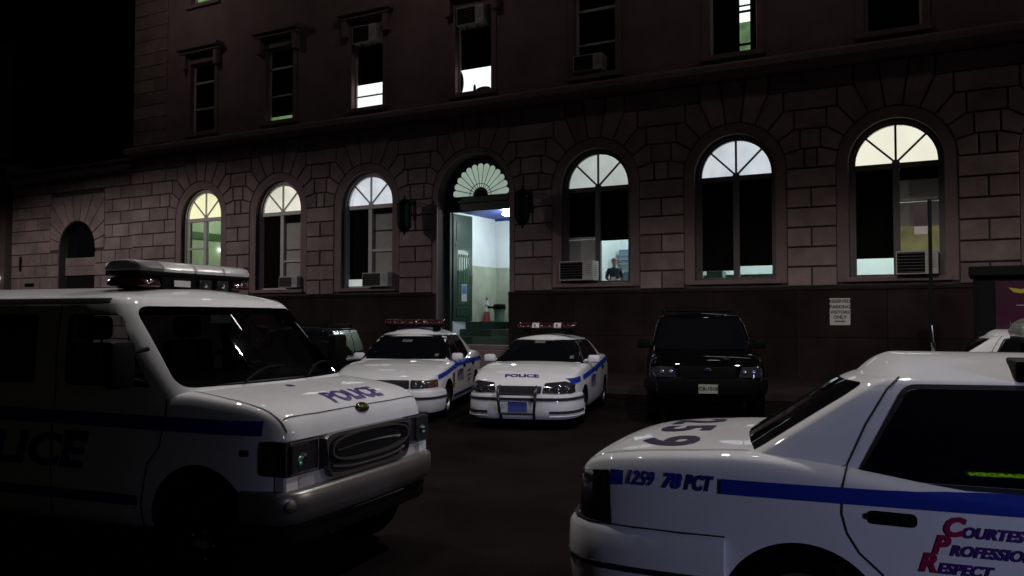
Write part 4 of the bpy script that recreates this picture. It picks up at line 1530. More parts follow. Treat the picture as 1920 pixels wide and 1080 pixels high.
def rear_end(root, skb, S):
    for s in (-1, 1):
        view = 'right' if s < 0 else 'left'
        patch(skb, 'tail_lamp', rounded([(-2.68, .70), (-2.42, .70), (-2.435, .985), (-2.65, .955)], .02), view, M['lens_dark'], root, off=.006, nx=26, ny=8)
        yy = sorted((s * .86, s * .42))
        patch(skb, 'tail_lamp', rounded([(yy[0], .70), (yy[1], .70), (yy[1], .93), (yy[0], .95)], .02), 'rear', M['lens_red'], root, off=.006, nx=16, ny=6)
    path = [(-1.82, -.968), (-2.05, -.962), (-2.3, -.94), (-2.45, -.91), (-2.57, -.86), (-2.655, -.78), (-2.70, -.68), (-2.725, -.5), (-2.735, -.25), (-2.74, 0)]
    path = path + [(x, -y) for x, y in path[-2::-1]]
    path = path[::-1]
    prof = [(-.05, .695), (-.005, .70), (.020, .685), (.040, .655), (.045, .56), (.046, .50), (.040, .44), (.030, .34), (0, .28), (-.05, .27)]
    V, F = sweep(path, prof, True)
    o = mesh_obj('rear_bumper', V, F, M['white_paint'], root, True, 40)
    recalc(o)
    V, F = sweep(path, [(-.03, .694), (.012, .706), (.016, .702), (.0, .69)], True)
    mesh_obj('bumper_seam', V, F, M['seam'], o)
    V, F = sweep(path, [(.042, .47), (.052, .475), (.052, .50), (.042, .505)], True)
    o2 = mesh_obj('bumper_strip', V, F, M['seam'], o)

def heading(px, py, ang): return (px, py, 0), ang

# ---- near right: the white patrol car
ncar = empty('police_car', (3.126, 4.575, 0), -.40, 'nearest white patrol car at the right, seen from behind, 1259 on its boot', 'police car', 'white marked police cars')
body, cab, sk, skb, skc = police_sedan(ncar, CV, None)
rear_end(ncar, skb, CV)
for ch, y in (('9', -.57), ('5', -.09), ('2', .34), ('1', .70)):
    decal(skb, 'roof_number', ch, 'top', (-2.20, y), M['plum'], ncar, size=.43, bold=.014, rot=-math.pi / 2, sx=1.42)
# boot lid seams
lid = [(-1.72, -.80), (-2.0, -.82), (-2.35, -.80), (-2.55, -.765), (-2.64, -.70)]
strip(skb, 'boot_seam', lid, 'top', .008, M['seam'], ncar)
strip(skb, 'boot_seam', [(x, -y) for x, y in lid], 'top', .008, M['seam'], ncar)
decal(skb, 'stripe_lettering', '1259', 'right', (-2.268, .955), M['blue'], ncar, off=.006, size=.098, bold=.003, shear=.25, width=.155)
decal(skb, 'stripe_lettering', '78', 'right', (-2.095, .955), M['blue'], ncar, off=.006, size=.098, bold=.005, shear=.25, width=.105)
decal(skb, 'stripe_lettering', 'PCT', 'right', (-1.955, .955), M['navy'], ncar, off=.006, size=.098, bold=.005, shear=.25, width=.15)
# the motto on the rear door
for i, (cap, rest, z) in enumerate((('C', 'OURTESY', .845), ('P', 'ROFESSIONALISM', .760), ('R', 'ESPECT', .675))):
    x0 = -.80 - i * .052
    decal(skb, 'motto_initial', cap, 'right', (x0, z), M['red'], ncar, size=.115, bold=.006, shear=.3)
    V, F = text_tris(rest, size=.066, bold=.003, shear=.3, seg=.04)
    mnx = min(v[0] for v in V)
    P = [skb.hit('right', x0 + .045 + (a - mnx), z - .018 + b, .004)[0] for a, b in V]
    mesh_obj('motto_lettering', [p or Vector((0, -1, 0)) for p in P], F, M['violet'], ncar)
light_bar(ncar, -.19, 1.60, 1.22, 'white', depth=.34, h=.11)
# antenna on the boot side of the roof
m = MB(); m.tube([(-.80, .10, 1.56), (-.80, .10, 1.60)], .022, 12); m.tube([(-.80, .10, 1.60), (-.803, .10, 1.66)], .012, 8); m.tube([(-.803, .10, 1.66), (-.812, .10, 1.76)], .005, 6)
m.build('antenna', M['chrome'], ncar, True)

# ---- second white patrol car, beside the near one; only its rear pillar shows above the near roof
def simple_copy(src, loc, rz, label, group=None):
    r = src.copy(); COL.objects.link(r); r.location = loc; r.rotation_euler = (0, 0, rz); r['label'] = label
    for ch in list(src.children):
        c = ch.copy(); COL.objects.link(c); c.parent = r
        for g in list(ch.children):
            d = g.copy(); COL.objects.link(d); d.parent = c
    return r

# ---- the two sedans nosed out in front of the door
def front_end_cv(root, skb):
    # lamps, grille and bumper of the crown-shaped sedan
    for s in (-1, 1):
        y = sorted((s * .52, s * .88))
        inner = .52; outer = .88
        pl_ = [(s * inner, .60), (s * outer, .615), (s * outer, .735), (s * inner, .745)]
        if s < 0: pl_ = pl_[::-1]
        hl = patch(skb, 'headlight', rounded(pl_, .02), 'front', M['lens'], root, off=.008, nx=18, ny=8)
        for yy in (.60, .74):
            p, n = skb.hit('front', s * yy, .672, .012)
            if p: m = MB(); m.ball((p.x + .004, p.y, p.z), .012, .03, .03); m.build('bulb', M['chrome'], hl, True)
        view = 'right' if s < 0 else 'left'
        patch(skb, 'corner_lamp', rounded([(2.18, .62), (2.47, .61), (2.45, .74), (2.2, .75)], .02), view, M['lens_amber'], root, off=.008, nx=12, ny=6)
    patch(skb, 'grille', rounded([(-.50, .60), (.50, .60), (.50, .745), (-.50, .745)], .03), 'front', M['seam'], root, off=.006, nx=20, ny=6)
    path = [(1.95, -.972), (2.2, -.93), (2.38, -.88), (2.50, -.80), (2.57, -.68), (2.60, -.5), (2.62, -.25), (2.625, 0)]
    path = path + [(x, -y) for x, y in path[-2::-1]]
    prof = [(-.05, .56), (.0, .565), (.04, .55), (.055, .50), (.055, .44), (.045, .36), (.03, .24), (0, .19), (-.05, .18)]
    V, F = sweep(path, prof, True)
    o = mesh_obj('front_bumper', V, F, M['white_paint'], root, True, 40); recalc(o)
    V, F = sweep(path, [(.052, .42), (.064, .425), (.064, .46), (.052, .465)], True)
    mesh_obj('bumper_strip', V, F, M['seam'], o)
    m = MB(); m.box(2.68, 2.69, -.16, .16, .30, .46); m.build('number_plate', M['plate_blue'], root)

CV2 = dict(CV)
mcar = empty('police_car', (-1.93, 17.35, 0), R(-97), 'white patrol car with its nose partly hidden behind the van bonnet', 'police car', 'white marked police cars')
S_night['red_only'] = True
body, cab, sk, skb, skc = police_sedan(mcar, CV2, None)
rear_end(mcar, skb, CV2)
front_end_cv(mcar, skb)
light_bar(mcar, .05, 1.585, 1.20, 'red', depth=.28, h=.10)
for view, flip in (('left', True), ('right', False)):
    decal(skb, 'door_lettering', 'NYPD', view, (.40, .70), M['violet'], mcar, size=.30, bold=.012, flip=flip, width=.62)
    pp = rounded([(.98, .52), (1.16, .52), (1.16, .80), (.98, .80)], .05)
    patch(skb, 'shield_emblem', pp, view, M['gold'], mcar, off=.006, nx=8, ny=8)
    patch(skb, 'blue_stripe', stripe_segs(.36, .06, 0, [(-1.0, 1.0)])[0], view, M['navy'], mcar, off=.006, nx=40, ny=3)
    decal(skb, 'door_motto', 'COURTESY', view, (-.55, .74), M['red'], mcar, size=.08, bold=.003, flip=flip)
    decal(skb, 'door_motto', 'PROFESSIONALISM', view, (-.55, .65), M['violet'], mcar, size=.06, bold=.002, flip=flip)
    decal(skb, 'door_motto', 'RESPECT', view, (-.55, .57), M['red'], mcar, size=.08, bold=.003, flip=flip)

IM = dict(
    ZT=[(-2.48, .62), (-2.47, .80), (-2.44, .93), (-2.36, 1.02), (-2.1, 1.06), (-1.8, 1.06), (-1.2, 1.04), (0, 1.0), (1.0, 1.01), (1.5, .985), (2.0, .90), (2.3, .81), (2.44, .74), (2.50, .68), (2.52, .60), (2.525, .52)],
    W=[(-2.48, .62), (-2.45, .72), (-2.38, .80), (-2.2, .87), (-1.8, .915), (0, .93), (1.2, .925), (1.8, .90), (2.15, .86), (2.35, .80), (2.46, .72), (2.51, .64), (2.525, .54)],
    ZL=[(-2.48, .40), (-2.0, .26), (-1.4, .20), (1.4, .20), (2.0, .22), (2.525, .30)],
    ZS=[(-2.48, .80), (-2.0, .94), (0, .93), (1.2, .90), (2.0, .80), (2.525, .56)],
    cr=.10, crown=.03, arch=.365, archz=.31, rad=.33, axles=(-1.40, 1.41), hw=.93,
    cab=dict(zb=.93, xfb=1.16, xrb=-1.95, hwb=.85, zr=1.42, xft=.28, xrt=-1.15, hwt=.58, crown=.075, bf=.13, br=.12, fil=.14, tumble=.02),
    ws=(1.02, 1.395), bl=(1.10, 1.39),
    side_windows=side_windows(.99, 1.38, -1.30, -1.0, -.15, .98, .36),
    door_lines=[[(-.12, 1.0), (-.12, .3)], [(1.0, .98), (1.05, .3)], [(-1.0, 1.4), (-1.2, .95), (-1.1, .62), (-1.0, .3)]],
    handles=[(-.95, .84), (.02, .84)],
    stripe=[stripe_segs(.86, .075, -.045, [(-2.1, 2.18)]), stripe_segs(.88, .085, -.045, [(-2.1, 1.62), (1.78, 2.25)])])
IM['stripe'][1] = stripe_segs(.885, .085, -.05, [(-2.1, 1.60)]) + stripe_segs(.885, .085, -.05, [(1.82, 2.28)])
icar = empty('police_car', (.68, 16.5, 0), R(-103), 'white patrol car with a push bumper, nosed out in front of the green door', 'police car', 'white marked police cars')
S_night['red_only'] = False
body, cab, sk, skb, skc = police_sedan(icar, IM, None)
light_bar(icar, .0, 1.52, 1.12, 'red', depth=.26, h=.10)
for s in (-1, 1):
    pl_ = [(s * .38, .595), (s * .84, .585), (s * .86, .72), (s * .74, .775), (s * .42, .745)]
    if s < 0: pl_ = pl_[::-1]
    hl = patch(skb, 'headlight', rounded(pl_, .02), 'front', M['lens_dark'], icar, off=.012, nx=26, ny=10)
    for k, (yy, zz, rr_) in enumerate(((.76, .655, .045), (.64, .655, .026), (.50, .65, .018))):
        p, n = skb.hit('front', s * yy, zz, .010)
        if p: m = MB(); m.ball((p.x + .004, p.y, p.z), .014, rr_, rr_); m.build('bulb', M['chrome'], hl, True)
    view = 'right' if s < 0 else 'left'
    patch(skb, 'corner_lamp', rounded([(2.16, .60), (2.44, .59), (2.42, .70), (2.22, .735)], .02), view, M['lens_dark'], icar, off=.012, nx=12, ny=6)
patch(skb, 'grille', rounded([(-.36, .585), (.36, .585), (.375, .70), (-.375, .70)], .03), 'front', M['seam'], icar, off=.014, nx=20, ny=6)
path = [(1.84, -.915), (2.1, -.885), (2.3, -.83), (2.44, -.75), (2.52, -.64), (2.555, -.5), (2.575, -.25), (2.58, 0)]
path = path + [(x, -y) for x, y in path[-2::-1]]
V, F = sweep(path, [(-.05, .565), (.0, .57), (.03, .56), (.04, .52), (.045, .44), (.05, .38), (.045, .30), (.03, .22), (0, .18), (-.05, .17)], True)
o = mesh_obj('front_bumper', V, F, M['white_paint'], icar, True, 40); recalc(o)
V, F = sweep(path, [(.035, .475), (.055, .48), (.055, .52), (.035, .525)], True)
mesh_obj('bumper_strip', V, F, M['seam'], o)
for s in (-1, 1):
    V, F = sweep([p for p in path if (p[1] * s > .45)], [(.040, .265), (.056, .27), (.056, .31), (.040, .315)], True)
    mesh_obj('bumper_opening', V, F, M['seam'], o)
    V, F = sweep([p for p in path if (p[1] * s > .45)], [(.040, .215), (.062, .22), (.064, .235), (.040, .24)], True)
    mesh_obj('bumper_lip', V, F, M['white_paint'], o, True)
m = MB(); m.box(2.635, 2.645, -.155, .155, .30, .46); m.build('number_plate', M['plate_blue'], icar)
m = MB()
for s in (-1, 1):
    m.tube([(2.60, s * .27, .20), (2.70, s * .28, .30), (2.72, s * .30, .50), (2.70, s * .31, .62), (2.65, s * .31, .685), (2.58, s * .30, .70)], .025, 10)
m.tube([(2.71, -.30, .585), (2.71, .30, .585)], .018, 8)
m.tube([(2.70, -.29, .275), (2.70, .29, .275)], .018, 8)
m.build('push_bumper', principled('dark_steel', (.03, .03, .032), .25, metal=.3, coat=.8), icar, True)
decal(skb, 'bonnet_lettering', 'POLICE', 'top', (2.26, .0), M['violet'], icar, size=.15, bold=.007, rot=math.pi / 2, shear=-.2, width=.60)
for view, flip in (('left', True), ('right', False)):
    decal(skb, 'door_lettering', 'NYPD', view, (.42, .66), M['violet'], icar, size=.30, bold=.012, flip=flip, width=.62)

# ------------------------------------------------------------------ the white police van
VN = dict(
    ZT=[(-5.36, .50), (-5.35, 1.0), (-5.33, 1.22), (-5.2, 1.30), (-1.2, 1.30), (-1.0, 1.315), (-.8, 1.318), (-.55, 1.295), (-.35, 1.265), (-.24, 1.238), (-.16, 1.20), (-.11, 1.16), (-.08, 1.122), (-.058, 1.07), (-.045, 1.0)],
    W=[(-5.36, .90), (-5.3, .97), (-5.0, 1.0), (-1.2, 1.0), (-.6, .995), (-.35, .985), (-.22, .96), (-.14, .925), (-.09, .885), (-.06, .84), (-.045, .80)],
    ZL=[(-5.36, .45), (-5.0, .40), (-1.5, .40), (-.5, .42), (-.045, .52)],
    ZS=[(-5.36, 1.1), (-1.2, 1.20), (-.8, 1.19), (-.35, 1.12), (-.15, 1.06), (-.045, .96)],
    square=True, crown=.022, arch=.385, archz=.495, rad=.37, axles=(-4.20, -.66), hw=1.0, tyre=.23,
    cab=dict(zb=1.22, xfb=-.70, xrb=-5.32, hwb=.985, zr=1.955, xft=-1.36, xrt=-5.22, hwt=.915, crown=.09, bf=.16, br=.04, fil=.08, tumble=.02))
van = empty('police_van', (-.994, 6.146, 0), -.38, 'white police van with a long light bar, nearest vehicle on the left', 'van')
body, cab, sk, skb, skc = make_body(van, VN, M['white_paint'])
wheels(van, VN, cap=.07, dark=True)
VGL = clear_glass('van_glass', (.52, .56, .56))
WSP = rounded([(-.925, 1.345), (.925, 1.345), (.85, 1.885), (-.85, 1.885)], .09)
SWP = [('front_door_window', [(-1.82, 1.35), (-1.06, 1.35), (-1.12, 1.42), (-1.38, 1.83), (-1.84, 1.83)]),
       ('side_window', [(-3.05, 1.35), (-2.10, 1.35), (-2.12, 1.83), (-3.07, 1.83)]),
       ('side_window', [(-4.15, 1.35), (-3.2, 1.35), (-3.22, 1.83), (-4.15, 1.83)])]
patch(skc, 'windscreen', WSP, 'front', VGL, van, off=-.012, nx=50, ny=20)
for view in ('right', 'left'):
    for nm, poly in SWP:
        patch(skc, nm, rounded(poly, .05), view, VGL, van, off=-.012, nx=24, ny=10)
for view, s in (('right', -1), ('left', 1)):
    strip(sk, 'door_seam', [(-1.92, 1.90), (-1.90, 1.3), (-1.92, .45)], view, .010, M['seam'], van)
    strip(sk, 'door_seam', [(-.93, 1.28), (-.92, 1.2), (-.96, .98), (-1.06, .86), (-1.12, .60), (-1.12, .45)], view, .010, M['seam'], van)
    strip(sk, 'rain_gutter', [(-5.2, 1.925), (-1.50, 1.925)], view, .022, M['seam'], van, off=.004)
    lo = [(-5.3 + (5.3 - .20) * i / 20, (1.115 - .04 * i / 20) + (.09 * 0)) for i in range(21)]
    hi = [(p[0], p[1] + .09) for p in lo]
    patch(skb, 'blue_stripe', lo + hi[::-1], view, M['blue'], van, off=.006, nx=60, ny=4)
    patch(skb, 'blue_stripe', stripe_segs(.62, .07, 0, [(-3.7, -1.15)])[0], view, M['blue'], van, off=.006, nx=50, ny=3)
    decal(skb, 'door_lettering', 'POLICE', view, (-2.35, .90), M['blue'], van, size=.30, bold=.012, shear=.2, flip=(s > 0), width=1.5)
    pk = patch(skb, 'side_marker', rounded([(-.34, .95), (-.28, .95), (-.28, .99), (-.34, .99)], .01), view, M['lens_dark'], van, off=.006, nx=6, ny=4)
    # lamp wrapping round the corner
    patch(skb, 'corner_lamp', rounded([(-.215, .84), (-.06, .82), (-.055, 1.035), (-.215, 1.045)], .025), view, M['lens_dark'], van, off=.012, nx=14, ny=8)
    yy0, yy1 = sorted((s * .86, s * .95))
    patch(skb, 'corner_lamp', rounded([(yy0, .83), (yy1, .845), (yy1, 1.03), (yy0, 1.03)], .015), 'front', M['lens_dark'], van, off=.016, nx=10, ny=6)
    hdl = [(-1.78, 1.0), (-1.56, 1.0), (-1.56, 1.05), (-1.78, 1.05)]
    patch(skb, 'door_handle', rounded(hdl, .015), view, M['black'], van, off=.012, nx=8, ny=4)
# bonnet seams
for s in (-1, 1):
    strip(skb, 'bonnet_seam', [(-.82, s * .86), (-.7, s * .885), (-.5, s * .90), (-.3, s * .90), (-.16, s * .88), (-.09, s * .86)], 'top', .007, M['seam'], van, off=.003, step=.015)
strip(skb, 'bonnet_seam', [(-.125, -.85), (-.11, -.5), (-.108, 0), (-.11, .5), (-.125, .85)], 'top', .006, M['seam'], van, off=.003, step=.015)
# the face: a black panel with a grey grille frame round a chrome oval, lamps either side
def fpanel(name, poly, mat, y0off, thick, parent=van, b=.0):
    """poly in (y,z); front panel standing at x from x0 to x0+thick"""
    m = MB()
    p2 = poly if area(poly) > 0 else poly[::-1]
    n = len(p2)
    v = [(y0off + thick, y, z) for y, z in p2] + [(y0off, y, z) for y, z in p2]
    f = [tuple(range(n)), tuple(range(2 * n - 1, n - 1, -1))] + [(i, n + i, n + (i + 1) % n, (i + 1) % n) for i in range(n)]
    if b:
        inn = inset_poly(p2, b)
        v = [(y0off + thick, y, z) for y, z in inn] + [(y0off + thick - b, y, z) for y, z in p2] + [(y0off, y, z) for y, z in p2]
        f = [tuple(range(n))]
        for r_ in range(2):
            for i in range(n):
                j = (i + 1) % n
                f.append((r_ * n + i, (r_ + 1) * n + i, (r_ + 1) * n + j, r_ * n + j))
    o = mesh_obj(name, v, f, mat, parent)
    recalc(o)
    return o
FX = -.040
face = fpanel('front_panel', rounded([(-.93, .72), (.93, .72), (.93, 1.04), (-.93, 1.04)], .03), M['white_paint'], FX - .08, .075, b=.012)
fpanel('lamp_surround', rounded([(-.938, .825), (.938, .825), (.938, 1.045), (-.938, 1.045)], .015), M['lens_dark'], FX - .13, .132)
# grille frame: a ring with an oval hole
def ring_panel(name, outer, inner, x0, th, mat, parent=van):
    n = len(outer)
    v = [(x0 + th, *p) for p in outer] + [(x0 + th, *p) for p in inner] + [(x0, *p) for p in outer] + [(x0, *p) for p in inner]
    f = []
    for i in range(n):
        j = (i + 1) % n
        f += [(i, j, n + j, n + i), (2 * n + i, i + 0, j, 2 * n + j)[::1], (n + i, n + j, 3 * n + j, 3 * n + i)]
    o = mesh_obj(name, v, f, mat, parent, True, 30)
    recalc(o)
    return o
def outline(kind, n=72):
    out = []
    for i in range(n):
        a = 2 * math.pi * i / n
        c, s = math.cos(a), math.sin(a)
        if kind == 'frame':       # wide at the top, narrower below
            e = 9
            r = (abs(c) ** e + abs(s) ** e) ** (-1 / e)
            y, z = r * c * .585, r * s * .148
            y *= 1 - .13 * (-(z / .152) * .5 + .5)
            out.append((y, .900 + z))
        else:
            e, hy, hz, cz = kind
            r = (abs(c) ** e + abs(s) ** e) ** (-1 / e)
            out.append((r * c * hy, cz + r * s * hz))
    return out
GG = principled('grille_grey', (.10, .09, .085), .35, metal=.4)
gb = fpanel('grille_mesh', outline((4, .50, .148, .90)), M['seam'], FX - .0, .010)
gf = ring_panel('grille_frame', outline('frame'), outline((5, .545, .128, .902)), FX + .0, .050, GG)
ring_panel('grille_oval', outline((2.6, .515, .098, .938)), outline((2.6, .498, .084, .939)), FX + .012, .05, GG)
m = MB()
m.tube([(FX + .03, -.42 + .84 * i / 16, .925 + .012 * math.sin(math.pi * i / 16)) for i in range(17)], .012, 8)
m.build('grille_bar', M['chrome'], van, True)
m = MB(); m.tube([(FX + .035, -.48 + .96 * i / 16, .800 + .035 * (abs(i - 8) / 8) ** 3) for i in range(17)], .010, 8); m.build('grille_bar', M['bumper_chrome'], van, True)
m = MB()
for k in range(9): m.box(FX + .012, FX + .018, -.40, .40, .845 + k * .018, .849 + k * .018)
m.build('grille_slats', M['black'], van)
for s in (-1, 1):
    y0, y1 = sorted((s * .715, s * .905))
    hl = fpanel('headlight', rounded([(y0, .842), (y1, .842), (y1, 1.022), (y0, 1.022)], .02), M['lens'], FX + .002, .022, b=.006)
    ring_panel('headlight_trim', rounded([(s * .60 if s > 0 else -.90, .832), (.90 if s > 0 else s * .60, .832), (.90 if s > 0 else s * .60, 1.034), (s * .60 if s > 0 else -.90, 1.034)], .015), rounded([(s * .61 if s > 0 else -.89, .841), (.89 if s > 0 else s * .61, .841), (.89 if s > 0 else s * .61, 1.025), (s * .61 if s > 0 else -.89, 1.025)], .015), FX + .001, .010, M['bumper_chrome'])
    m = MB(); m.ball((FX + .016, s * .79, .925), .012, .07, .055); m.build('reflector', M['chrome'], hl, True)
    m = MB(); m.ball((FX + .026, s * .82, .90), .008, .018, .014); m.ball((FX + .026, s * .815, .935), .006, .03, .01); m.build('bulb', principled('bulb_green', (.25, .75, .55), .2, metal=.6), hl, True)
# oval emblem and lettering on the bonnet
p, n = skb.hit('top', -.105, 0, .0)
em = MB()
pts = []
ctr, nn = skb.hit('top', -.095, .02, .006)
tx = Vector((0, 1, 0)); tz = nn.cross(tx).normalized()
if tz.z < 0: tz = -tz
V = []
for r_, h_ in ((0, .012), (.7, .012), (.93, .008), (1.0, 0)):
    for i in range(32):
        a = 2 * math.pi * i / 32
        V.append(ctr + tx * (.085 * r_ * math.cos(a)) + tz * (.040 * r_ * math.sin(a)) + nn * h_)
eo = mesh_obj('oval_emblem', V, grid_faces(4, 32, True), principled('emblem_black', (.01, .012, .012), .12, coat=1.0), van, True)
m = MB(); m.tube([ctr + tx * (-.05 + .10 * i / 10) + tz * (.012 * math.sin(i * 1.9)) + nn * .014 for i in range(11)], .0035, 6); m.build('emblem_script', M['gold'], eo, True)
decal(skb, 'bonnet_lettering', 'POLICE', 'top', (-.22, .10), M['violet'], van, size=.20, bold=.007, rot=math.pi / 2, width=.66)
patch(skb, 'washer_jet', rounded([(-.60, -.20), (-.54, -.20), (-.54, -.14), (-.60, -.14)], .01), 'top', M['violet'], van, off=.004, nx=5, ny=4)
# bumper
path = [(-.32, -1.0), (-.22, -.995), (-.12, -.975), (-.05, -.93), (-.01, -.86), (.005, -.75), (.015, -.5), (.02, -.25), (.02, 0)]
path = path + [(x, -y) for x, y in path[-2::-1]]
V, F = sweep(path, [(-.10, .735), (-.02, .742), (.02, .735), (.035, .715), (.038, .66), (.034, .635), (.026, .60), (.010, .545), (-.02, .53), (-.10, .53)], True)
bo = mesh_obj('front_bumper', V, F, M['bumper_chrome'], van, True, 50); recalc(bo)
V, F = sweep(path, [(-.10, .525), (-.03, .525), (-.02, .50), (-.03, .40), (-.10, .38)], True)
vo = mesh_obj('bumper_valance', V, F, M['black'], van, True, 40); recalc(vo)
m = MB(); m.tube([(.0, -.22 + .68 * i / 8, .515) for i in range(9)], .007, 6); m.build('valance_trim', M['chrome'], van, True)
m = MB()
V = []
for i in range(17):
    a = math.pi * 2 * i / 16
m = MB(); m.ball((-.015, -.90, .655), .03, .07, .045); m.build('bumper_dent', principled('dull_chrome', (.12, .10, .09), .5, metal=.5), van, True)
light_bar(van, -1.72, 2.05, 1.24, 'clear', depth=.34, h=.085)
for s in (-1, 1):
    m = MB()
    x, y = -1.10, s * 1.12
    m.bbox(x - .04, x + .06, min(y, y + s * .20), max(y, y + s * .20), 1.36, 1.66, b=.035)
    mo = m.build('side_mirror', M['black'], van, True)
    for za, zb_ in ((1.38, 1.42), (1.60, 1.58)):
        m = MB(); m.tube([(x, s * .97, za), (x, s * 1.14, zb_)], .015); m.build('mirror_arm', M['black'], mo, True)
# hollow the cabin and cut its windows open, then furnish it
ic = dict(VN['cab']); ic.update(zb=1.325, xfb=-.90, xrb=-5.24, hwb=.93, zr=1.90, xft=-1.42, xrt=-5.16, hwt=.87, crown=.05)
RCR = .12
cutters = [rings(cabin_levels(**ic))]
m = MB()
V = [(-1.75, y, z) for y, z in WSP] + [(.3, y, z) for y, z in WSP]
n_ = len(WSP)
cutters.append((V, [tuple(range(n_)), tuple(range(2 * n_ - 1, n_ - 1, -1))] + [(i, n_ + i, n_ + (i + 1) % n_, (i + 1) % n_) for i in range(n_)]))
for nm, poly in SWP:
    P_ = rounded(poly, .05); n_ = len(P_)
    V = [(x, -1.4, z) for x, z in P_] + [(x, 1.4, z) for x, z in P_]
    cutters.append((V, [tuple(range(n_)), tuple(range(2 * n_ - 1, n_ - 1, -1))] + [(i, n_ + i, n_ + (i + 1) % n_, (i + 1) % n_) for i in range(n_)]))
bool_cut(cab, cutters)
if len(cab.data.materials) < 2: cab.data.materials.append(M['black'])
inner_t = None
RCR = .16
V_, F_ = rings(cabin_levels(**VN['cab']))
it = BVHTree.FromPolygons([Vector(v) for v in V_], F_, epsilon=0.0)
mi = []
for p_ in cab.data.polygons:
    loc, nn_, i_, dist = it.find_nearest(p_.center)
    mi.append(0 if dist < .004 else 1)
cab.data.polygons.foreach_set('material_index', mi)
cab.data.polygons.foreach_set('use_smooth', [True] * len(mi))
cab.data.set_sharp_from_angle(angle=R(35))
m = MB(); m.bbox(-1.50, -.98, -.90, .90, 1.26, 1.37, b=.03); m.build('dashboard', M['black'], van, True)
for y in (-.48, .48):
    m = MB(); m.bbox(-2.16, -2.02, y - .25, y + .25, 1.0, 1.62, b=.05); m.bbox(-2.15, -2.05, y - .14, y + .14, 1.64, 1.82, b=.04); m.tube([(-2.1, y - .06, 1.6), (-2.1, y - .06, 1.68)], .01); m.tube([(-2.1, y + .06, 1.6), (-2.1, y + .06, 1.68)], .01)
    m.build('seat', M['black'], van, True)
m = MB()
m.tube([(-1.62 - .10 * math.sin(2 * math.pi * k / 24), .45 + .19 * math.cos(2 * math.pi * k / 24), 1.36 + .16 * math.sin(2 * math.pi * k / 24)) for k in range(25)], .014, 8)
m.tube([(-1.62, .27, 1.36), (-1.60, .45, 1.34), (-1.62, .63, 1.36)], .02, 8)
m.build('steering_wheel', M['black'], van, True)
for y in (-.45, .25):
    # a wiper
    P = [skc.hit('front', y + .50 * i / 8, 1.345 + .05 * math.sin(math.pi * i / 10) + .06 * i / 8, .02)[0] for i in range(9)]
    m = MB(); m.tube([q for q in P if q], .009, 6); m.build('wiper', M['black'], van, True)

# small inspection stickers and papers behind the windscreens
def sticker(car, sk_, y, z, w=.07, h=.05, name='windscreen_sticker'):
    patch(sk_, name, rounded([(y - w / 2, z - h / 2), (y + w / 2, z - h / 2), (y + w / 2, z + h / 2), (y - w / 2, z + h / 2)], .008), 'front', M['grey_plastic'], car, off=.009, nx=4, ny=3)
for car in (mcar, icar):
    cb = [c for c in car.children if c.name.startswith('cabin')][0]
    k_ = Skin([cb])
    sticker(car, k_, .60, 1.10)
    sticker(car, k_, -.05, 1.36, .20, .045, 'rear_view_mirror')
m = MB(); m.bbox(-1.36, -1.33, -.12, .12, 1.76, 1.83, b=.012); m.build('rear_view_mirror', M['grey_plastic'], van, True)

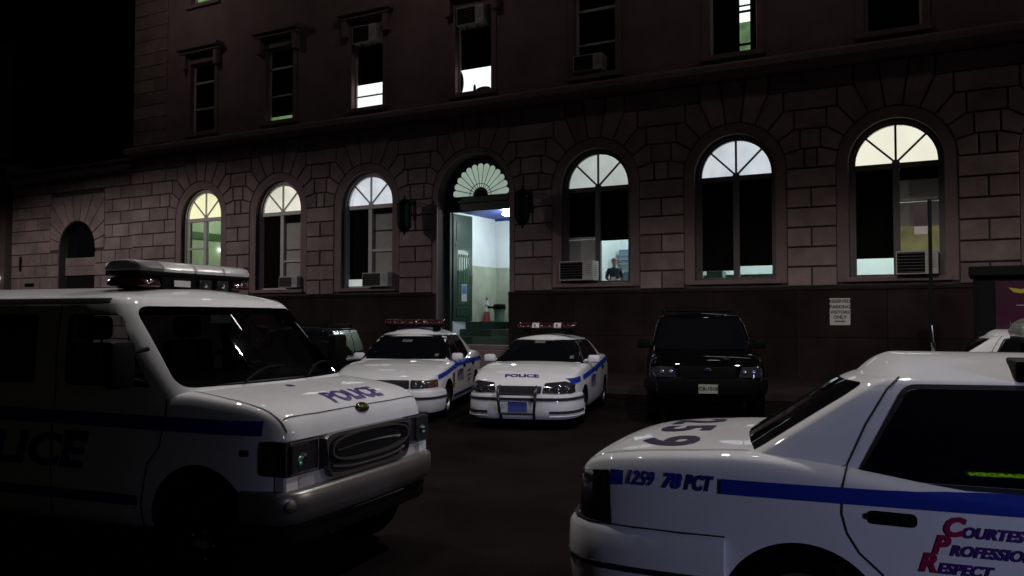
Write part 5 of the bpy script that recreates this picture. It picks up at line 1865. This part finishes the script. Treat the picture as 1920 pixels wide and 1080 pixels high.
# ------------------------------------------------------------------ dark vehicles
def utility(label, loc, rz, S, paint, plate=None, chrome_trim=False):
    r = empty('dark_suv', loc, rz, label, 'car')
    body, cab, sk, skb, skc = make_body(r, S, paint)
    wheels(r, S, dark=True)
    b_, t_ = S['ws']; c = S['cab']
    ww = c['hwb'] - .06; wt = c['hwt'] - .05
    patch(skc, 'windscreen', rounded([(-ww, b_), (ww, b_), (wt, t_), (-wt, t_)], .06), 'front', M['car_glass'], r, off=.006, nx=36, ny=14)
    patch(skc, 'rear_window', rounded([(-ww + .12, b_ + .1), (ww - .12, b_ + .1), (wt - .12, t_), (-wt + .12, t_)], .06), 'rear', M['car_glass'], r, off=.006, nx=20, ny=8)
    for view in ('right', 'left'):
        for x0, x1, x2, x3 in S['wins']:
            w = patch(skc, 'side_window', rounded([(x0, S['belt']), (x1, S['belt']), (x2, t_ - .01), (x3, t_ - .01)], .04), view, M['car_glass'], r, off=.006, nx=18, ny=8)
            if chrome_trim:
                lp_ = rounded([(x0, S['belt']), (x1, S['belt']), (x2, t_ - .01), (x3, t_ - .01)], .04)
                strip(skc, 'window_trim', lp_ + lp_[:1], view, .016, M['chrome'], w, off=.006, step=.03)
        for x in S['seams']:
            strip(sk, 'door_seam', [(x, S['belt']), (x, .35)], view, .01, M['seam'], r)
    f = S['front']
    for s in (-1, 1):
        pl_ = [(s * f['li'], f['lz0']), (s * f['lo'], f['lz0'] + .01), (s * (f['lo'] + .01), f['lz1'] - .03), (s * (f['lo'] - .08), f['lz1']), (s * (f['li'] + .05), f['lz1'] - .01)]
        if s < 0: pl_ = pl_[::-1]
        hl = patch(skb, 'headlight', rounded(pl_, .03), 'front', M['lens'], r, off=.010, nx=20, ny=8)
        for yy in (f['li'] + .10, f['li'] + .24):
            p, n = skb.hit('front', s * yy, (f['lz0'] + f['lz1']) / 2, .012)
            if p: m = MB(); m.ball((p.x + .004, p.y, p.z), .014, .035, .035); m.build('bulb', principled('bulb_violet', (.55, .5, .8), .15, metal=.8), hl, True)
    patch(skb, 'grille', rounded([(-f['gw'], f['lz0'] - .01), (f['gw'], f['lz0'] - .01), (f['gw'] + .03, f['lz1']), (-f['gw'] - .03, f['lz1'])], .04), 'front', M['black'], r, off=.008, nx=20, ny=6)
    p, n = skb.hit('front', 0, (f['lz0'] + f['lz1']) / 2 + .03, .02)
    if p: m = MB(); m.ball((p.x, p.y, p.z), .010, .075, .032); m.build('oval_emblem', principled('emblem_blue', (.008, .012, .04), .2, coat=1), r, True)
    xf = S['ZT'][-1][0]; hw = S['hw']
    path = [(xf - .62, -hw + .01), (xf - .35, -hw + .04), (xf - .15, -hw + .13), (xf - .02, -hw + .28), (xf + .03, -hw + .5), (xf + .04, 0)]
    path = path + [(x, -y) for x, y in path[-2::-1]]
    V, F = sweep(path, [(-.06, f['bz1']), (0, f['bz1'] + .005), (.05, f['bz1'] - .01), (.06, f['bz1'] - .05), (.055, f['bz1'] - .16), (.03, f['bz1'] - .26), (-.06, f['bz1'] - .30)], True)
    o = mesh_obj('front_bumper', V, F, f.get('bm', M['black']), r, True, 50); recalc(o)
    if plate:
        z0 = f['bz1'] - .16
        m = MB(); m.box(xf + .105, xf + .115, -.155, .155, z0 - .075, z0 + .075); pt_ = m.build('number_plate', M['plate_yellow'], r)
        text_flat('plate_lettering', plate, lambda a, b: (xf + .1165, a, z0 + b), M['ink'], pt_, size=.085, bold=.003)
    for s in (-1, 1):
        mirror(r, c['xfb'] - .42, s * (hw - .06), S['belt'] + .02, s, M['black'], w=.24, h=.18)
    m = MB()
    zt = c['zr'] + .03
    for s in (-1, 1):
        m.tube([(c['xrt'] + .15, s * (c['hwt'] - .10), zt - .02), (c['xrt'] + .25, s * (c['hwt'] - .10), zt + .06), (c['xft'] - .35, s * (c['hwt'] - .10), zt + .06), (c['xft'] - .2, s * (c['hwt'] - .10), zt - .01)], .014, 8)
    for x in (c['xft'] - .5, (c['xft'] + c['xrt']) / 2, c['xrt'] + .4):
        m.tube([(x, -(c['hwt'] - .10), zt + .06), (x, (c['hwt'] - .10), zt + .06)], .012, 8)
    m.build('roof_rack', M['black'], r, True)
    return r, skb, skc

SUV = dict(
    ZT=[(-2.55, .60), (-2.54, 1.0), (-2.50, 1.18), (-2.3, 1.24), (.8, 1.20), (1.05, 1.21), (1.5, 1.19), (2.0, 1.15), (2.25, 1.10), (2.36, 1.03), (2.40, .95), (2.415, .80)],
    W=[(-2.55, .85), (-2.45, .94), (-2.2, .98), (0, 1.0), (1.6, .985), (2.1, .95), (2.3, .89), (2.38, .82), (2.415, .74)],
    ZL=[(-2.55, .45), (-1.5, .38), (1.5, .38), (2.415, .45)],
    ZS=[(-2.55, .9), (0, 1.08), (1.6, 1.05), (2.2, .98), (2.415, .82)],
    crown=.03, arch=.44, archz=.38, rad=.38, axles=(-1.5, 1.5), hw=1.0, tyre=.24, belt=1.22,
    cab=dict(zb=1.12, xfb=1.02, xrb=-2.48, hwb=.92, zr=1.86, xft=.40, xrt=-2.25, hwt=.76, crown=.06, bf=.12, br=.05, fil=.13, tumble=.02),
    ws=(1.24, 1.80), wins=[(-2.2, -1.45, -1.5, -2.1), (-1.35, -.45, -.48, -1.38), (-.35, .78, .40, -.33)], seams=(-1.4, -.40, .86),
    front=dict(li=.50, lo=.88, lz0=.82, lz1=1.0, gw=.44, bz1=.80, bm=M['black']))
utility('black sport utility vehicle with a pale number plate, under the windows right of the door', (3.62, 16.75, 0), R(-99), SUV, M['dark_paint'], plate='CB-1018')
WG = dict(SUV)
WG.update(
    ZT=[(-2.2, .55), (-2.19, .9), (-2.15, 1.0), (-2.0, 1.04), (.8, 1.02), (1.0, 1.03), (1.5, 1.0), (1.9, .95), (2.05, .88), (2.12, .78), (2.135, .62)],
    W=[(-2.2, .72), (-2.1, .82), (-1.8, .87), (0, .88), (1.5, .87), (1.9, .83), (2.05, .77), (2.135, .66)],
    ZL=[(-2.2, .35), (-1.5, .28), (1.5, .28), (2.135, .35)], ZS=[(-2.2, .8), (0, .94), (1.6, .9), (2.135, .66)],
    arch=.38, archz=.33, rad=.33, axles=(-1.3, 1.3), hw=.88, belt=1.05, tyre=.2,
    cab=dict(zb=.96, xfb=.85, xrb=-2.12, hwb=.80, zr=1.58, xft=.30, xrt=-1.9, hwt=.64, crown=.05, bf=.10, br=.05, fil=.13, tumble=.02),
    ws=(1.08, 1.54), wins=[(-1.9, -1.15, -1.2, -1.75), (-1.08, -.3, -.33, -1.1), (-.22, .66, .28, -.22)], seams=(-1.1, -.26, .72),
    front=dict(li=.45, lo=.76, lz0=.62, lz1=.76, gw=.40, bz1=.60, bm=M['black']))
utility('dark estate car with a roof rack and chrome window trim, mostly hidden behind the van', (-4.25, 17.6, 0), R(-94), WG, M['green_lit_paint'], chrome_trim=True)

simple_copy(ncar, (9.35, 14.6, 0), -.42, 'far white patrol car, only its rear pillar showing above the nearest car roof')

# ------------------------------------------------------------------ sign pole and kiosk
pp = F2W(13.90, -5.35, 0)
sp = empty('sign_pole', pp, -TH, 'thin dark pole with parking plates, in front of the rightmost lit window', 'sign pole')
m = MB(); m.tube([(0, 0, 0), (0, 0, 4.17)], .036, 12); m.lathe([(0, 4.21), (.03, 4.20), (.04, 4.16), (.036, 4.12)], n=12); m.lathe([(.09, 0.0), (.09, .02), (.05, .05), (.036, .06)], n=16); m.build('pole', M['iron'], sp, True)
m = MB(); m.bbox(-.30, -.04, -.016, -.010, 3.68, 4.12, b=.002); m.build('sign_plate', principled('sign_maroon', (.025, .006, .008), .5), sp)
m = MB(); m.bbox(-.29, -.04, -.016, -.010, 3.50, 3.66, b=.002); m.build('sign_plate', M['frame_paint'], sp)

kp = F2W(14.62, -3.4, 0)
ki = empty('kiosk', kp, -TH, 'black street kiosk with a magenta poster at the right edge', 'kiosk')
m = MB()
m.bbox(0, 2.6, 0, .12, 0.15, .55, b=.01); m.bbox(0, .09, 0, 1.3, .15, 2.70, b=.01); m.bbox(2.5, 2.6, 0, 1.3, .15, 2.70, b=.01); m.bbox(0, .42, -.01, .08, .55, 2.70, b=.01); m.bbox(1.75, 2.6, -.01, .08, .55, 2.7, b=.01)
m.box(.09, 2.5, 1.22, 1.3, .15, 2.7)
m.build('kiosk_walls', M['iron'], ki)
m = MB(); m.bbox(-.08, 2.68, -.18, 1.4, 2.70, 2.92, b=.03); m.build('kiosk_roof', M['iron'], ki)
m = MB(); m.box(.42, 1.75, .02, .05, .56, 2.64); po = m.build('poster', principled('poster_magenta', (.055, .003, .028), .35, noise=.35, scale=1.5, coat=.6), ki)
m = MB()
pts = [(.66, 2.46), (.76, 2.36), (.90, 2.33), (1.02, 2.36), (1.14, 2.33), (1.28, 2.37), (1.36, 2.47), (1.26, 2.44), (1.14, 2.42), (1.02, 2.45), (.90, 2.42), (.78, 2.44)]
m.prism(pts[::1] if area(pts) > 0 else pts[::-1], .008, .016); m.build('poster_emblem', principled('poster_yellow', (.55, .45, .03), .5), po)
m = MB()
random.seed(5)
for k in range(9):
    x = .80 + random.random() * .5; z = 2.02 + random.random() * .22
    m.box(x, x + .08 + random.random() * .2, .010 - k * .0005, .016, z, z + .012 + random.random() * .015)
m.build('poster_streaks', principled('poster_grey', (.30, .26, .30), .5), po)
m = MB(); m.bbox(1.0, 1.7, -.35, .0, 1.15, 1.55, b=.03); m.build('shelf', M['iron'], ki)

# ------------------------------------------------------------------ the other side of the street (behind the camera, seen in the car glass)
op = empty('opposite_building', (-2.0, -8.0, 0), -TH, 'dark building across the street, mirrored in the nearest car windows', 'building')
m = MB(); m.box(-22, 5.0, -9, 0, 0, 14); m.build('wall', principled('dull_brick', (.025, .02, .02), .95, spec=0.0), op)  # brick set very dark to keep bounced light off the van
m = MB(); m.box(-22.2, 5.2, -9, .3, 14, 14.4); m.build('roof', M['black'], op)
ns = empty('neon_sign', (-.98, -7.0, 8.52), math.pi - .28, 'yellow green neon sign reading GARDEN, mirrored in the nearest car window', 'sign')
neon = emissive('neon_green', (0.42, 1.0, 0.02), 4.5)
ns.rotation_euler = (R(-34), 0, -.28)
def nmap(a, b): return (-a * .80 + .14, .03, b * 1.5)
V, F = text_tris('GARDEN', size=.27, bold=.005, spacing=1.05)
mesh_obj('neon_letters', [nmap(a, b) for a, b in V], F, neon, ns)
m = MB(); m.bbox(-.75, .85, -.06, .0, -.34, .34, b=.02); m.build('sign_board', M['black'], ns)
m = MB(); m.tube([(-.6, -.05, 0), (-.6, -1.1, .3)], .02); m.tube([(.6, -.05, 0), (.6, -1.1, .3)], .02); m.build('sign_bracket', M['iron'], ns)
